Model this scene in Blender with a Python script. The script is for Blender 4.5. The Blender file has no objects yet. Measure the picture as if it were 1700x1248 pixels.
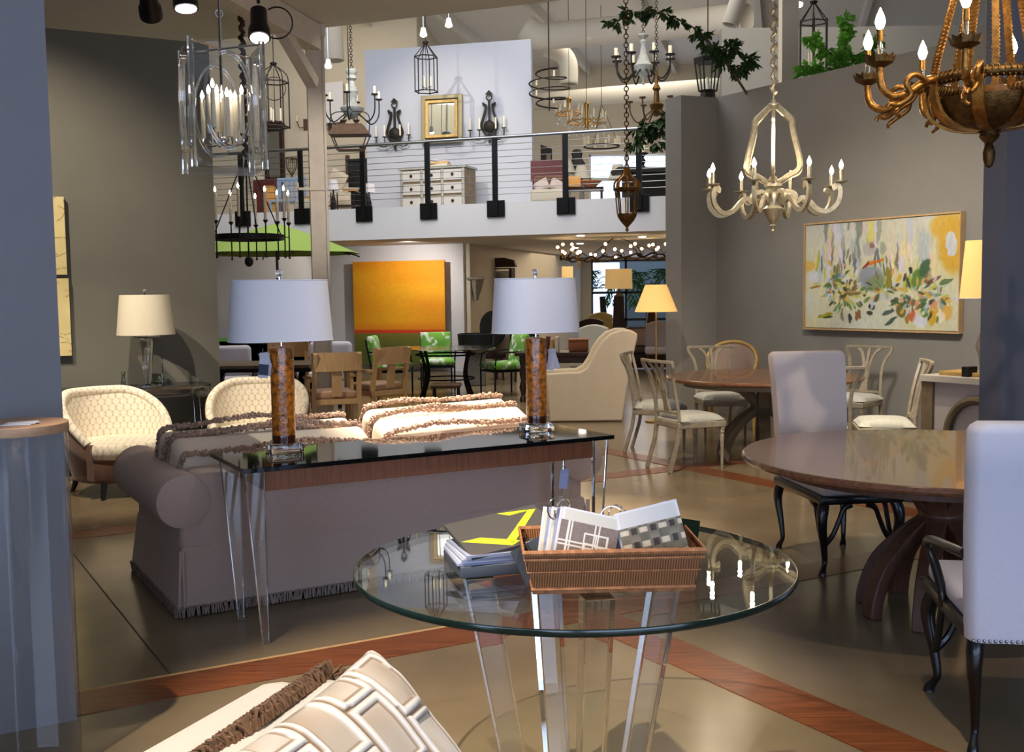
import bpy, bmesh, math, random
from mathutils import Vector, Matrix, Euler
random.seed(7)
S = bpy.context.scene
COL = S.collection
PI = math.pi
# ------------------------------------------------------------------ camera model (metres; camera stands at x=0, y=0)
FOC = 1780.0; EYE = 1.55; PITCH = math.atan((624-485)/FOC); ROLL = .0134
_F = Vector((0, math.cos(PITCH), -math.sin(PITCH))); _U = Vector((0, math.sin(PITCH), math.cos(PITCH))); _R = Vector((1, 0, 0))
CR = math.cos(ROLL)*_R - math.sin(ROLL)*_U; CU = math.cos(ROLL)*_U + math.sin(ROLL)*_R
def _ray(u, v): return (u-850)/FOC*CR + (624-v)/FOC*CU + _F
def at(u, v, Y):
    d = _ray(u, v); return Vector((0, 0, EYE)) + d*(Y/d.y)
def onz(u, v, z):
    d = _ray(u, v); return Vector((0, 0, EYE)) + d*((z-EYE)/d.z)
cam = bpy.data.objects.new('camera', bpy.data.cameras.new('camera')); COL.objects.link(cam)
cam.data.sensor_fit = 'HORIZONTAL'; cam.data.sensor_width = 36; cam.data.lens = FOC/1700*36
cam.data.clip_start = .05; cam.data.clip_end = 200
m = Matrix((CR, CU, -_F)).transposed().to_4x4(); m.translation = (0, 0, EYE); cam.matrix_world = m
S.camera = cam
# ------------------------------------------------------------------ materials
def lin(c):
    return tuple(((x/255)/12.92 if x/255 <= .04045 else ((x/255+.055)/1.055)**2.4) for x in c) + (1,)
MATS = {}
def mat(name, col, rough=.6, metal=0, spec=.5, trans=0, ior=1.45, emit=0, ecol=None, var=0, vscale=8, bump=0, bscale=60, stretch=(1, 1, 1), sheen=0, coat=0, alpha=1, sss=0, nolight=False):
    if name in MATS: return MATS[name]
    ma = bpy.data.materials.new(name); ma.use_nodes = True; nt = ma.node_tree; b = nt.nodes['Principled BSDF']
    b.inputs['Base Color'].default_value = lin(col); b.inputs['Roughness'].default_value = rough
    b.inputs['Metallic'].default_value = metal; b.inputs['Specular IOR Level'].default_value = spec
    b.inputs['IOR'].default_value = ior; b.inputs['Transmission Weight'].default_value = trans
    b.inputs['Coat Weight'].default_value = coat; b.inputs['Sheen Weight'].default_value = sheen; b.inputs['Alpha'].default_value = alpha
    if sss: b.inputs['Subsurface Weight'].default_value = sss
    if emit:
        b.inputs['Emission Color'].default_value = lin(ecol or col); b.inputs['Emission Strength'].default_value = emit
        if nolight: ma.cycles.emission_sampling = 'NONE'
    if var or bump:
        tc = nt.nodes.new('ShaderNodeTexCoord'); mp = nt.nodes.new('ShaderNodeMapping'); mp.inputs['Scale'].default_value = stretch
        nt.links.new(tc.outputs['Object'], mp.inputs[0])
    if var:
        n = nt.nodes.new('ShaderNodeTexNoise'); n.inputs['Scale'].default_value = vscale; n.inputs['Detail'].default_value = 5
        nt.links.new(mp.outputs[0], n.inputs['Vector'])
        r = nt.nodes.new('ShaderNodeValToRGB'); c = lin(col)
        r.color_ramp.elements[0].position = .3; r.color_ramp.elements[1].position = .7
        r.color_ramp.elements[0].color = tuple(x*(1-var) for x in c[:3])+(1,); r.color_ramp.elements[1].color = tuple(min(1, x*(1+var)) for x in c[:3])+(1,)
        nt.links.new(n.outputs[0], r.inputs[0]); nt.links.new(r.outputs[0], b.inputs['Base Color'])
    if bump:
        n2 = nt.nodes.new('ShaderNodeTexNoise'); n2.inputs['Scale'].default_value = bscale; n2.inputs['Detail'].default_value = 3
        nt.links.new(mp.outputs[0], n2.inputs['Vector'])
        bp = nt.nodes.new('ShaderNodeBump'); bp.inputs['Strength'].default_value = bump; bp.inputs['Distance'].default_value = .02
        nt.links.new(n2.outputs[0], bp.inputs['Height']); nt.links.new(bp.outputs[0], b.inputs['Normal'])
    MATS[name] = ma; return ma
def paint_mat(name, rough=.6, sheen=0, metal=0):          # colours come from the mesh's own pattern attribute
    ma = mat(name, (200, 200, 200), rough, metal=metal, sheen=sheen); nt = ma.node_tree
    if not any(n.bl_idname == 'ShaderNodeVertexColor' for n in nt.nodes):
        a = nt.nodes.new('ShaderNodeVertexColor'); a.layer_name = 'pattern'
        nt.links.new(a.outputs[0], nt.nodes['Principled BSDF'].inputs['Base Color'])
    return ma
def acrylic(name, tint=(250, 252, 252), ior=1.49, rough=0.0):
    return mat(name, tint, rough, trans=1, ior=ior)
def bulbmat(name, col=(255, 224, 170), e=30): return mat(name, col, .4, emit=e, nolight=True)
# ------------------------------------------------------------------ mesh builder
class B:
    def __init__(s): s.bm = bmesh.new(); s.M = Matrix()
    def _v(s, p): return s.bm.verts.new(s.M @ Vector(p))
    def box(s, x0, x1, y0, y1, z0, z1):
        v = [s._v(p) for p in ((x0,y0,z0),(x1,y0,z0),(x1,y1,z0),(x0,y1,z0),(x0,y0,z1),(x1,y0,z1),(x1,y1,z1),(x0,y1,z1))]
        for f in ((0,3,2,1),(4,5,6,7),(0,1,5,4),(1,2,6,5),(2,3,7,6),(3,0,4,7)): s.bm.faces.new([v[i] for i in f])
        return s
    def obox(s, c, size, rot=(0, 0, 0)):
        M0 = s.M; s.M = M0 @ Matrix.Translation(c) @ Euler(rot).to_matrix().to_4x4()
        a, b, d = (x/2 for x in size); s.box(-a, a, -b, b, -d, d); s.M = M0; return s
    def loft(s, rings, closed=False, cap=True):
        R = [[s._v(p) for p in ring] for ring in rings]; n = len(R[0]); m = len(R)
        for i in range(m if closed else m-1):
            a, b = R[i], R[(i+1) % m]
            for j in range(n): s.bm.faces.new((a[j], a[(j+1) % n], b[(j+1) % n], b[j]))
        if cap and not closed: s.bm.faces.new(R[0][::-1]); s.bm.faces.new(R[-1])
        return s
    def tube(s, pts, r=.01, n=8, closed=False, cap=True, flat=None):
        P = [Vector(p) for p in pts]; k = len(P)
        rr = r if isinstance(r, (list, tuple)) else [r]*k
        def tan(i):
            a = P[(i-1) % k] if (closed or i > 0) else P[i]; b = P[(i+1) % k] if (closed or i < k-1) else P[i]
            t = b-a; return t.normalized() if t.length > 1e-9 else Vector((0, 0, 1))
        t = tan(0); nrm = t.cross(Vector((0, 0, 1)))
        if nrm.length < 1e-3: nrm = t.cross(Vector((0, 1, 0)))
        nrm.normalize(); rings = []
        for i in range(k):
            t2 = tan(i); q = t.rotation_difference(t2); nrm = q @ nrm; t = t2
            nrm = (nrm - t*nrm.dot(t)).normalized(); bi = t.cross(nrm)
            if flat: rings.append([P[i]+nrm*a*flat[0]/2+bi*b*flat[1]/2 for a, b in ((1,1),(-1,1),(-1,-1),(1,-1))])
            else: rings.append([P[i]+(nrm*math.cos(2*PI*j/n)+bi*math.sin(2*PI*j/n))*rr[i] for j in range(n)])
        return s.loft(rings, closed, cap)
    def rod(s, a, b, r=.01, n=8): return s.tube([a, b], r, n)
    def lathe(s, prof, c=(0, 0, 0), n=24, sx=1, sy=1, cap=False):
        rings = [[Vector((c[0]+max(r, 1e-4)*sx*math.cos(2*PI*j/n), c[1]+max(r, 1e-4)*sy*math.sin(2*PI*j/n), c[2]+z)) for j in range(n)] for r, z in prof]
        return s.loft(rings, cap=cap)
    def cyl(s, c, r, z0, z1, n=24): return s.lathe([(0, z0), (r, z0), (r, z1), (0, z1)], c, n)
    def prism(s, poly, z0, z1):
        a = [s._v((x, y, z0)) for x, y in poly]; b = [s._v((x, y, z1)) for x, y in poly]; n = len(poly)
        s.bm.faces.new(a[::-1]); s.bm.faces.new(b)
        for i in range(n): s.bm.faces.new((a[i], a[(i+1) % n], b[(i+1) % n], b[i]))
        return s
    def sph(s, c, r, sc=(1, 1, 1), u=10, v=7):
        return s.lathe([(r*math.sin(PI*i/v), -r*sc[2]*math.cos(PI*i/v)) for i in range(v+1)], c, u, sc[0], sc[1])
    def torus(s, c, R, r, n=32, m=8, axis='z', sz=1):
        pts = []
        for i in range(n):
            a = 2*PI*i/n; p = (R*math.cos(a), R*math.sin(a))
            pts.append(Vector(c)+(Vector((p[0], p[1], 0)) if axis == 'z' else Vector((p[0], 0, p[1]*sz)) if axis == 'y' else Vector((0, p[0], p[1]*sz))))
        return s.tube(pts, r, m, closed=True)
    def surf(s, f, nu, nv, closeu=False):
        V = [[s._v(f(i/nu, j/nv)) for j in range(nv+1)] for i in range(nu if closeu else nu+1)]
        n = len(V)
        for i in range(nu):
            for j in range(nv): s.bm.faces.new((V[i][j], V[(i+1) % n][j], V[(i+1) % n][j+1], V[i][j+1]))
        return s
    def pad(s, w, d, h, c=(0, 0, 0), puff=.5, n=10, pinch=0):
        """soft cushion, w x d x h, rounded edges"""
        def f(u, v, sg):
            x = (u-.5)*2; y = (v-.5)*2
            e = max(0, (1-abs(x)**4)*(1-abs(y)**4))**puff
            px = x*(1-pinch*(1-abs(y)**2)*.5*abs(x)); py = y*(1-pinch*(1-abs(x)**2)*.5*abs(y))
            return (c[0]+px*w/2, c[1]+py*d/2, c[2]+sg*h/2*e)
        s.surf(lambda u, v: f(u, v, 1), n, n); s.surf(lambda u, v: f(v, u, -1), n, n)
        bmesh.ops.remove_doubles(s.bm, verts=s.bm.verts, dist=1e-5); return s
    def rbox(s, w, d, h, c=(0, 0, 0), r=.04, n=3):
        """box with rounded corners all round"""
        t = bmesh.new(); bmesh.ops.create_cube(t, size=1)
        for v in t.verts: v.co = Vector((v.co.x*w, v.co.y*d, v.co.z*h))
        bmesh.ops.bevel(t, geom=t.edges[:], offset=min(r, w*.49, d*.49, h*.49), segments=n, affect='EDGES', profile=.5)
        mp = {v: s._v(v.co+Vector(c)) for v in t.verts}
        for f in t.faces: s.bm.faces.new([mp[v] for v in f.verts])
        t.free(); return s
    def build(s, name, ma, parent=None, smooth=True, bevel=0, ang=38):
        bmesh.ops.recalc_face_normals(s.bm, faces=s.bm.faces)
        me = bpy.data.meshes.new(name); s.bm.to_mesh(me); s.bm.free()
        me.materials.append(ma if not isinstance(ma, str) else MATS[ma])
        if smooth:
            me.shade_smooth(); me.set_sharp_from_angle(angle=math.radians(ang))
        o = bpy.data.objects.new(name, me); COL.objects.link(o)
        if parent: o.parent = parent
        if bevel:
            md = o.modifiers.new('bevel', 'BEVEL'); md.width = bevel; md.segments = 2; md.limit_method = 'ANGLE'
        return o
def tag(o, label, cat, group=None, kind=None):
    o['label'] = label; o['category'] = cat
    if group: o['group'] = group
    if kind: o['kind'] = kind
    return o
def thing(name, label, cat, loc=(0, 0, 0), face=None, rotz=0, group=None):
    o = bpy.data.objects.new(name, None); COL.objects.link(o); o.empty_display_size = .1
    o.location = loc; o.rotation_euler = (0, 0, math.atan2(-face[0], face[1]) if face else rotz)
    return tag(o, label, cat, group)
def struct(name, b, ma, smooth=False, bevel=0):
    o = b.build(name, ma, None, smooth, bevel); o['kind'] = 'structure'; return o
def move(o, loc=None, rot=None):
    if loc is not None: o.location = loc
    if rot is not None: o.rotation_euler = rot
    return o
def dup(root, loc, rotz=0, label=None, group=None, face=None, scale=None):
    def rec(o, par):
        c = o.copy(); COL.objects.link(c); c.parent = par
        for ch in list(o.children): rec(ch, c)
        return c
    r = rec(root, None); r.location = loc; r.rotation_euler = (0, 0, math.atan2(-face[0], face[1]) if face else rotz)
    if label: r['label'] = label
    if group: r['group'] = group
    if scale: r.scale = (scale,)*3
    return r
def arc(c, r, a0, a1, n=12, plane='xz'):
    out = []
    for i in range(n+1):
        a = math.radians(a0+(a1-a0)*i/n); x, y = r*math.cos(a), r*math.sin(a)
        out.append(Vector(c)+(Vector((x, 0, y)) if plane == 'xz' else Vector((x, y, 0)) if plane == 'xy' else Vector((0, x, y))))
    return out
def spline(ctrl, n=6):
    """Catmull-Rom through the control points"""
    P = [Vector(p) for p in ctrl]; out = []
    for i in range(len(P)-1):
        a, b, c, d = P[max(i-1, 0)], P[i], P[i+1], P[min(i+2, len(P)-1)]
        for k in range(n):
            t = k/n; out.append(.5*((2*b)+(c-a)*t+(2*a-5*b+4*c-d)*t*t+(3*b-a-3*c+d)*t**3))
    out.append(P[-1]); return out
def painted(b_or_obj, colf):
    """pattern colours stored on the mesh, colf(local vertex) -> sRGB"""
    me = b_or_obj.data; at_ = me.color_attributes.new('pattern', 'FLOAT_COLOR', 'POINT')
    for i, v in enumerate(me.vertices): at_.data[i].color = lin(colf(v.co))
    return b_or_obj
def canvas(name, w, h, nx, ny, colf, ma, parent=None, t=.03, M=None):
    """flat picture in local xz, front facing -y, with real thickness; colf(u, v) -> sRGB (v from the bottom)"""
    b = B()
    b.surf(lambda u, v: ((u-.5)*w, 0, (v-.5)*h), nx, ny)
    bd = [(0, 0), (1, 0), (1, 1), (0, 1)]
    V = [[b._v(((x-.5)*w, y, (z-.5)*h)) for y in (0, t)] for x, z in bd]
    for i in range(4): b.bm.faces.new((V[i][0], V[(i+1) % 4][0], V[(i+1) % 4][1], V[i][1]))
    b.bm.faces.new([v[1] for v in V])
    o = b.build(name, ma, parent, False)
    painted(o, lambda p: colf(p.x/w+.5, p.z/h+.5)); return o
def mixc(a, b, t):
    t = max(0, min(1, t)); return tuple(x+(y-x)*t for x, y in zip(a, b))
def hsh(*a):
    return (math.sin(sum(x*k for x, k in zip(a, (12.9898, 78.233, 37.719))))*43758.5453) % 1
def vn(x, y, s=0):
    xi, yi = math.floor(x), math.floor(y); fx, fy = x-xi, y-yi; fx = fx*fx*(3-2*fx); fy = fy*fy*(3-2*fy)
    h = lambda i, j: hsh(xi+i, yi+j, s)
    return (h(0,0)*(1-fx)+h(1,0)*fx)*(1-fy)+(h(0,1)*(1-fx)+h(1,1)*fx)*fy
# ------------------------------------------------------------------ palette
mat('wall_dark', (100, 99, 91), .9, var=.04, vscale=3, bump=.03, bscale=200)
mat('wall_blue', (120, 118, 121), .9, var=.03, vscale=3, bump=.03, bscale=200)
mat('wall_grey', (140, 137, 130), .9, var=.03, vscale=3, bump=.03, bscale=200)
mat('wall_near', (92, 92, 100), .9, var=.03, vscale=3, bump=.03, bscale=200)
mat('wall_pale_blue', (186, 190, 200), .9)
mat('plaster', (205, 194, 172), .95, var=.03, vscale=2)
mat('ceiling_paint', (212, 207, 198), .95, var=.02, vscale=2)
mat('white_paint', (222, 220, 220), .85)
mat('steel_paint', (218, 206, 190), .7, var=.06, vscale=9)
mat('duct', (214, 206, 188), .6)
mat('concrete', (128, 112, 88), .2, spec=.5, var=.22, vscale=1.3, bump=.01, bscale=4)
mat('strip_wood', (122, 69, 38), .28, var=.4, vscale=5, stretch=(1, 14, 14))
mat('joint', (58, 48, 38), .6)
mat('black_metal', (26, 25, 26), .45, metal=.6)
mat('black_paint', (22, 21, 22), .5)
mat('steel', (150, 154, 160), .3, metal=1)
mat('chrome', (225, 225, 228), .08, metal=1)
mat('brass', (190, 150, 80), .35, metal=1)
mat('gold_leaf', (160, 112, 52), .36, metal=.9, var=.35, vscale=40, bump=.15, bscale=120)
mat('gold_dark', (96, 70, 36), .45, metal=.85, var=.4, vscale=40, bump=.2, bscale=120)
mat('silver_leaf', (182, 172, 146), .38, metal=.75, var=.2, vscale=30, bump=.1, bscale=80)
mat('iron', (42, 38, 34), .6, metal=.5, var=.3, vscale=30)
mat('rust_iron', (84, 62, 44), .65, metal=.4, var=.3, vscale=30)
mat('candle', (238, 226, 196), .6)
bulbmat('bulb', (255, 226, 178), 28); bulbmat('bulb_white', (255, 244, 235), 30); bulbmat('bulb_warm', (255, 214, 150), 16)
acrylic('acrylic'); acrylic('clear_glass', (240, 250, 246), 1.5)
mat('acrylic_whitened', (250, 250, 250), .03, trans=.90, ior=1.49)  # white diffuse share imitates bright reflections on clear acrylic
mat('tabletop_glass', (206, 236, 224), 0.0, trans=1, ior=1.52)
mat('glass_edge', (18, 34, 30), .15, spec=.8)
mat('amber_glass', (172, 98, 22), .14, trans=.08, ior=1.5, var=.8, vscale=38, bump=.25, bscale=60, coat=.5)
mat('amber_dark', (70, 26, 12), .15, trans=.2, coat=.5)
mat('black_glass', (12, 14, 15), .04, spec=.35)
mat('mirror', (205, 214, 218), .02, metal=1)
mat('white_shade', (226, 222, 226), .9, var=.02, vscale=120, sheen=.2)
mat('cream_shade', (190, 183, 164), .9)
mat('lit_shade', (238, 196, 128), .9, emit=.6, ecol=(255, 194, 108))
mat('lit_shade_dim', (236, 208, 150), .9, emit=.3, ecol=(255, 206, 132))
mat('walnut', (128, 80, 54), .4, var=.3, vscale=9, stretch=(9, 9, .5))
mat('table_wood', (122, 82, 58), .22, var=.3, vscale=5, stretch=(1, 9, 9), coat=.3)
mat('far_table_wood', (112, 74, 46), .22, var=.25, vscale=5, stretch=(1, 9, 9), coat=.3)
mat('pedestal_wood', (88, 58, 44), .4, var=.25, vscale=6, stretch=(6, 6, 1))
mat('grey_wood', (112, 98, 76), .55, var=.25, vscale=8)
mat('dark_wood', (52, 30, 24), .35, var=.3, vscale=7)
mat('ebony', (14, 12, 12), .35, coat=.3)
mat('light_wood', (196, 160, 112), .6, var=.12, vscale=6, stretch=(6, 1, 1))
mat('pale_wood', (176, 142, 112), .5, var=.12, vscale=7, stretch=(1, 8, 8))
mat('painted_chair', (156, 144, 122), .55, var=.18, vscale=20)
mat('drawer_paint', (188, 186, 182), .6)
mat('gilt_wood', (192, 158, 92), .45, metal=.3, var=.15, vscale=20)
mat('silver_seat', (196, 194, 178), .8, var=.08, vscale=30, sheen=.4)
mat('taupe_fabric', (194, 170, 156), .95, var=.05, vscale=90, bump=.08, bscale=300, sheen=.2)
mat('beige_linen', (188, 174, 168), .95, var=.03, vscale=80, bump=.05, bscale=300)
mat('white_linen', (196, 194, 206), .95, var=.02, vscale=80, bump=.05, bscale=300)
mat('slip_linen', (216, 202, 178), .95, var=.03, vscale=10, bump=.05, bscale=300)
mat('cream_satin', (234, 216, 192), .7, sheen=.3, var=.02, vscale=9)
mat('white_sofa', (232, 226, 214), .8, bump=.1, bscale=70, sheen=.2)
mat('fringe_brown', (172, 140, 118), .5, var=.45, vscale=50, sheen=.3)
mat('fringe_grey', (150, 130, 120), .9, var=.3, vscale=60)
mat('fringe_taupe', (122, 92, 68), .7, var=.3, vscale=50)
mat('brown_velvet', (104, 70, 54), .9, sheen=.5, var=.15, vscale=12)
mat('yellow_fabric', (196, 178, 116), .9)
mat('paper', (206, 204, 212), .8); mat('paper_blue', (146, 154, 178), .8); mat('card_cream', (206, 200, 182), .8)
mat('tag_blue', (176, 186, 222), .7); mat('tag_dark', (58, 62, 82), .7)
mat('folder', (74, 71, 70), .6); mat('lime', (196, 214, 44), .6); mat('binder', (66, 72, 82), .5)
mat('wicker', (150, 92, 56), .6, var=.35, vscale=18, stretch=(30, 30, 1), bump=.5, bscale=30)
mat('wicker_rim', (156, 104, 66), .6, var=.4, vscale=50)
mat('leaf_dark', (46, 72, 34), .6, var=.3, vscale=6); mat('leaf_bright', (122, 186, 66), .5, var=.3, vscale=8); mat('leaf_palm', (86, 150, 70), .6, var=.3, vscale=4)
mat('stem', (84, 70, 48), .8)
mat('umbrella_green', (126, 152, 70), .8, sss=.0); mat('stone', (150, 142, 126), .9, var=.15, vscale=14)
mat('grey_stone', (112, 106, 98), .8, var=.15, vscale=10)
mat('blue_paint', (150, 172, 200), .6); mat('verdigris', (158, 160, 154), .7, var=.2, vscale=20)
mat('orange_crate', (206, 150, 78), .7); mat('leather_red', (92, 40, 36), .5)
mat('crystal', (250, 250, 255), .0, trans=1, ior=1.6); mat('crystal_gold', (196, 140, 66), .25, metal=.8)
# ------------------------------------------------------------------ setting
GA = math.radians(28.5); GD = Vector((math.cos(GA), math.sin(GA), 0)); GN = Vector((-math.sin(GA), math.cos(GA), 0)); GM = Vector((math.cos(math.radians(31)), math.sin(math.radians(31)), 0))
def wallseg(name, a, b, z0, z1, t, ma, side=1):
    """straight wall from a to b, thickness t to the left (side=1) of a->b"""
    a = Vector((a[0], a[1])); b = Vector((b[0], b[1])); d = (b-a).normalized(); n = Vector((-d.y, d.x))*t*side
    return struct(name, B().prism([a, b, b+n, a+n], z0, z1), ma)
b = B(); b.box(-16, 16, -5, 40, -.12, 0); struct('floor', b, 'concrete')
def strip(name, n0, n1, l0, l1, D, N, ma='strip_wood', z=.003):
    p = [D*l0+N*n0, D*l1+N*n0, D*l1+N*n1, D*l0+N*n1]
    struct(name, B().prism([(q.x, q.y) for q in p], -.02, z), ma)
D2 = Vector((math.cos(math.radians(-59.2)), math.sin(math.radians(-59.2)), 0)); N2 = Vector((-D2.y, D2.x, 0))
strip('trim_1', 4.19, 4.44, -2.5, 9, GD, GN)
strip('trim_2', 7.35, 7.58, -3, 9, GD, GN)
strip('trim_3', 2.78, 3.01, -9, 3, D2, N2, z=.0035)
strip('trim_4', 5.98, 6.2, -11, -2, D2, N2, z=.0035)
strip('trim_5', 4.44, 4.465, -2.5, 2.1, GD, GN, 'light_wood', .0025)
strip('trim_6', .98, .986, -9, -4.4, D2, N2, 'joint', .002)
# partition walls
A = Vector((-2.73, 10.0)); gd2 = Vector((GD.x, GD.y))
wallseg('wall_left', A-gd2*4.5, A, 0, 3.85, .16, 'wall_dark')
A = Vector((-1.62, 3.843)); wallseg('wall_near_left', A-gd2*4.5, A, 0, 3.85, .14, 'wall_blue')
RW0 = Vector((2.56, 13.39)); RWD = Vector((.522, -.853)).normalized()
wallseg('wall_right', RW0, RW0+RWD*5.6, 0, 3.9, .2, 'wall_grey')
struct('wall_return', B().prism([(2.092, 13.2), (2.585, 13.4), (2.85, 13.7), (1.94, 13.47)], 0, 3.9), 'wall_grey')
A = Vector((3.025, 6.6)); wallseg('wall_near_right', A, A+gd2*5, 0, 3.85, .16, 'wall_near')
# low ceiling over the near half, edge running through the post
ed = Vector((.932, -.361)); P0 = Vector((-2.339, 13.63)); CH = 4.85
e0, e1 = P0-ed*9, P0+ed*16
struct('ceiling', B().prism([(e0.x, e0.y), (-14, 17), (-14, -4.5), (15, -4.5), (15, 7.8), (e1.x, e1.y)], CH, CH+.25), 'ceiling_paint')
# high wall over the ceiling edge, with a clerestory window that lights the loft
def wall_hole(name, p0, d, L, z0, z1, holes, t, ma):
    """wall from p0 along d, holes = [(l0, l1, za, zb)] sorted"""
    n = Vector((-d.y, d.x))*t; b = B()
    def seg(l0, l1, za, zb):
        q = [p0+d*l0, p0+d*l1, p0+d*l1+n, p0+d*l0+n]; b.prism(q, za, zb)
    l = 0
    for l0, l1, za, zb in holes:
        seg(l, l0, z0, z1); seg(l0, l1, z0, za); seg(l0, l1, zb, z1); l = l1
    seg(l, L, z0, z1); return struct(name, b, ma)
wall_hole('wall_clerestory', e0, ed, 25, CH+.25, 9, [(6.2, 11.2, 5.7, 7.9)], -.15, 'plaster')
# steel post, beam and knee brace
pz = Matrix.Translation((-2.38, 13.52, 0)) @ Matrix.Rotation(math.radians(14), 4, 'Z')
b = B(); b.M = pz; b.box(-.11, .075, -.1, .1, 0, CH-.14); b.box(.075, .105, -.12, .12, 0, CH-.14); b.box(-.14, .12, -.14, .14, CH-.14, CH); b.box(-.27, .11, -.12, -.1, 2.84, 2.87); b.box(-.27, -.25, -.12, -.1, 2.84, 2.93)
struct('column_post', b, 'steel_paint')
bd = Vector((-.235, -1, 0)).normalized(); p = Vector((-2.38, 13.42, CH-.16))
b = B(); b.tube([p, p+bd*9], flat=(.2, .3)); b.tube([p+bd*.05+Vector((0,0,-.56)), p+bd*.9+Vector((0,0,-.1))], flat=(.14, .13)); struct('beam_ceiling', b, 'steel_paint')
# loft floor, white fascia
LD = Vector((.948, -.317)); L0 = Vector((-4.57, 20.0))
q = [L0-LD*6, L0+LD*11.5]; struct('floor_loft', B().prism([q[0], q[1], (q[1].x, 37), (q[0].x, 37)], 2.52, 3.08), 'white_paint')
# loft partition (pale blue) and the white wall under the loft
wallseg('wall_loft', (-2.88, 22.0), (.45, 21.2), 3.08, 6.43, .14, 'wall_pale_blue')
wallseg('wall_under_loft', (-8.2, 23.6), (-.93, 21.2), 0, 2.52, .15, 'white_paint')
wallseg('wall_back_left', (-.8, 21.25), (2.1, 31.2), 0, 2.52, .15, 'plaster')
def winwall(name, p0, p1, z0, z1, holes, ma='plaster'):
    p0 = Vector(p0); p1 = Vector(p1); return wall_hole(name, p0, (p1-p0).normalized(), (p1-p0).length, z0, z1, holes, .2, ma)
winwall('wall_back', (1.9, 31.0), (11, 31.0), 0, 2.52, [(.42, 5.2, .12, 2.44)])
winwall('wall_loft_back', (-9, 33.4), (11, 33.4), 3.08, 9, [(11.45, 15.4, 4.2, 5.75)])
wallseg('wall_loft_left', (-9.5, 29.2), (-2.2, 26.6), 3.08, 9, .15, 'plaster')
wallseg('wall_loft_side', (-2.2, 26.6), (-1.6, 33.4), 3.08, 9, .15, 'plaster')
wallseg('wall_far_left', (-13.9, -4.5), (-13.9, 38), 0, 9, .15, 'plaster', 1)
wallseg('wall_far_right', (15, -4.5), (15, 38), 0, 9, .15, 'plaster', -1)
struct('ceiling_high', B().box(-14, 15.2, 4, 38, 8.4, 8.6), 'ceiling_paint')
# rafters under the high ceiling
for i, (x, dx) in enumerate(((-7.2, .6), (-5.2, .6), (-2.9, .6), (-.3, .6), (2.4, .6), (5.0, .6))):
    b = B(); b.tube([(x, 12, 8.28), (x+dx*9, 33.3, 8.28)], flat=(.12, .34)); struct('beam_%d' % (i+1), b, 'ceiling_paint')
for i, y in enumerate((19.5,)):
    b = B(); b.tube([(-13, y+1.6, 7.98), (13, y-3.0, 7.98)], flat=(.16, .3)); struct('beam_%d' % (i+7), b, 'ceiling_paint')
# window frames at the far end
def window(name, x0, x1, y, z0, z1, xs, zs, fw, ma, ma2='clear_pane'):
    b = B(); cuts = [x0]+xs+[x1]
    for x in cuts: b.box(x-fw, x+fw, y-.03, y+.05, z0, z1)
    for z in [z0]+zs+[z1]: b.box(x0, x1, y-.03, y+.05, z-fw, z+fw)
    return struct(name, b, ma)
window('window_1', 2.34, 7.1, 31.08, .14, 2.43, [3.32, 4.7, 5.9], [.72, 1.5], .035, 'black_paint')
window('window_2', 2.47, 6.38, 33.46, 4.22, 5.73, [3.62, 5.0], [4.98], .05, 'white_paint')
b = B(); wl = [e0+ed*6.2, e0+ed*11.2]
for k in range(5):
    p = wl[0].lerp(wl[1], k/4); b.tube([(p.x, p.y, 5.7), (p.x, p.y, 7.9)], flat=(.06, .06))
for z in (5.7, 6.8, 7.9): b.tube([(wl[0].x, wl[0].y, z), (wl[1].x, wl[1].y, z)], flat=(.06, .06))
struct('window_3', b, 'white_paint')
# storefront behind the camera: mullions and piers, daylight comes through the openings
struct('wall_front', B().box(-14, 15, -4.7, -4.5, 3.0, 4.85).box(-14, 15, -4.7, -4.5, 0, .3).box(-14, -9, -4.7, -4.5, .3, 3).box(9, 15, -4.7, -4.5, .3, 3).box(-.3, .3, -4.7, -4.5, .3, 3), 'plaster')
b = B()
for x in (-9, -7, -5, -3, -1, 1, 3, 5, 7, 9): b.box(x-.04, x+.04, -4.66, -4.56, .3, 3)
for z in (.3, 1.9, 3): b.box(-9, 9, -4.66, -4.56, z-.04, z+.04)
struct('window_4', b, 'black_paint')
# courtyard outside the far windows
struct('exterior_wall', B().box(4.0, 14, 39.4, 39.6, -.1, 4.6), mat('court_wall', (150, 172, 190), .9))
struct('ground_courtyard', B().box(-6, 16, 36, 46, -.2, -.12), mat('court_ground', (150, 150, 145), .9))
# ------------------------------------------------------------------ thin clear sheets and special patterns
def sheet_mat(name, tint, ior=1.5, rough=0):
    ma = bpy.data.materials.new(name); ma.use_nodes = True; nt = ma.node_tree; nt.nodes.remove(nt.nodes['Principled BSDF'])
    N = nt.nodes.new; L = nt.links.new
    tr = N('ShaderNodeBsdfTransparent'); tr.inputs[0].default_value = lin(tint); gl = N('ShaderNodeBsdfGlossy'); gl.inputs['Roughness'].default_value = rough
    ge = N('ShaderNodeNewGeometry'); mi = N('ShaderNodeMix'); mi.inputs[2].default_value = ior; mi.inputs[3].default_value = 1/ior
    fr = N('ShaderNodeFresnel'); mx = N('ShaderNodeMixShader')
    L(ge.outputs['Backfacing'], mi.inputs[0]); L(mi.outputs[0], fr.inputs[0]); L(fr.outputs[0], mx.inputs[0]); L(tr.outputs[0], mx.inputs[1]); L(gl.outputs[0], mx.inputs[2])
    L(mx.outputs[0], nt.nodes['Material Output'].inputs[0]); MATS[name] = ma; return ma
sheet_mat('glass_sheet', (250, 253, 251), 1.5); sheet_mat('acrylic_sheet', (250, 251, 252), 1.49); sheet_mat('clear_pane', (245, 250, 250), 1.5)
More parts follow.
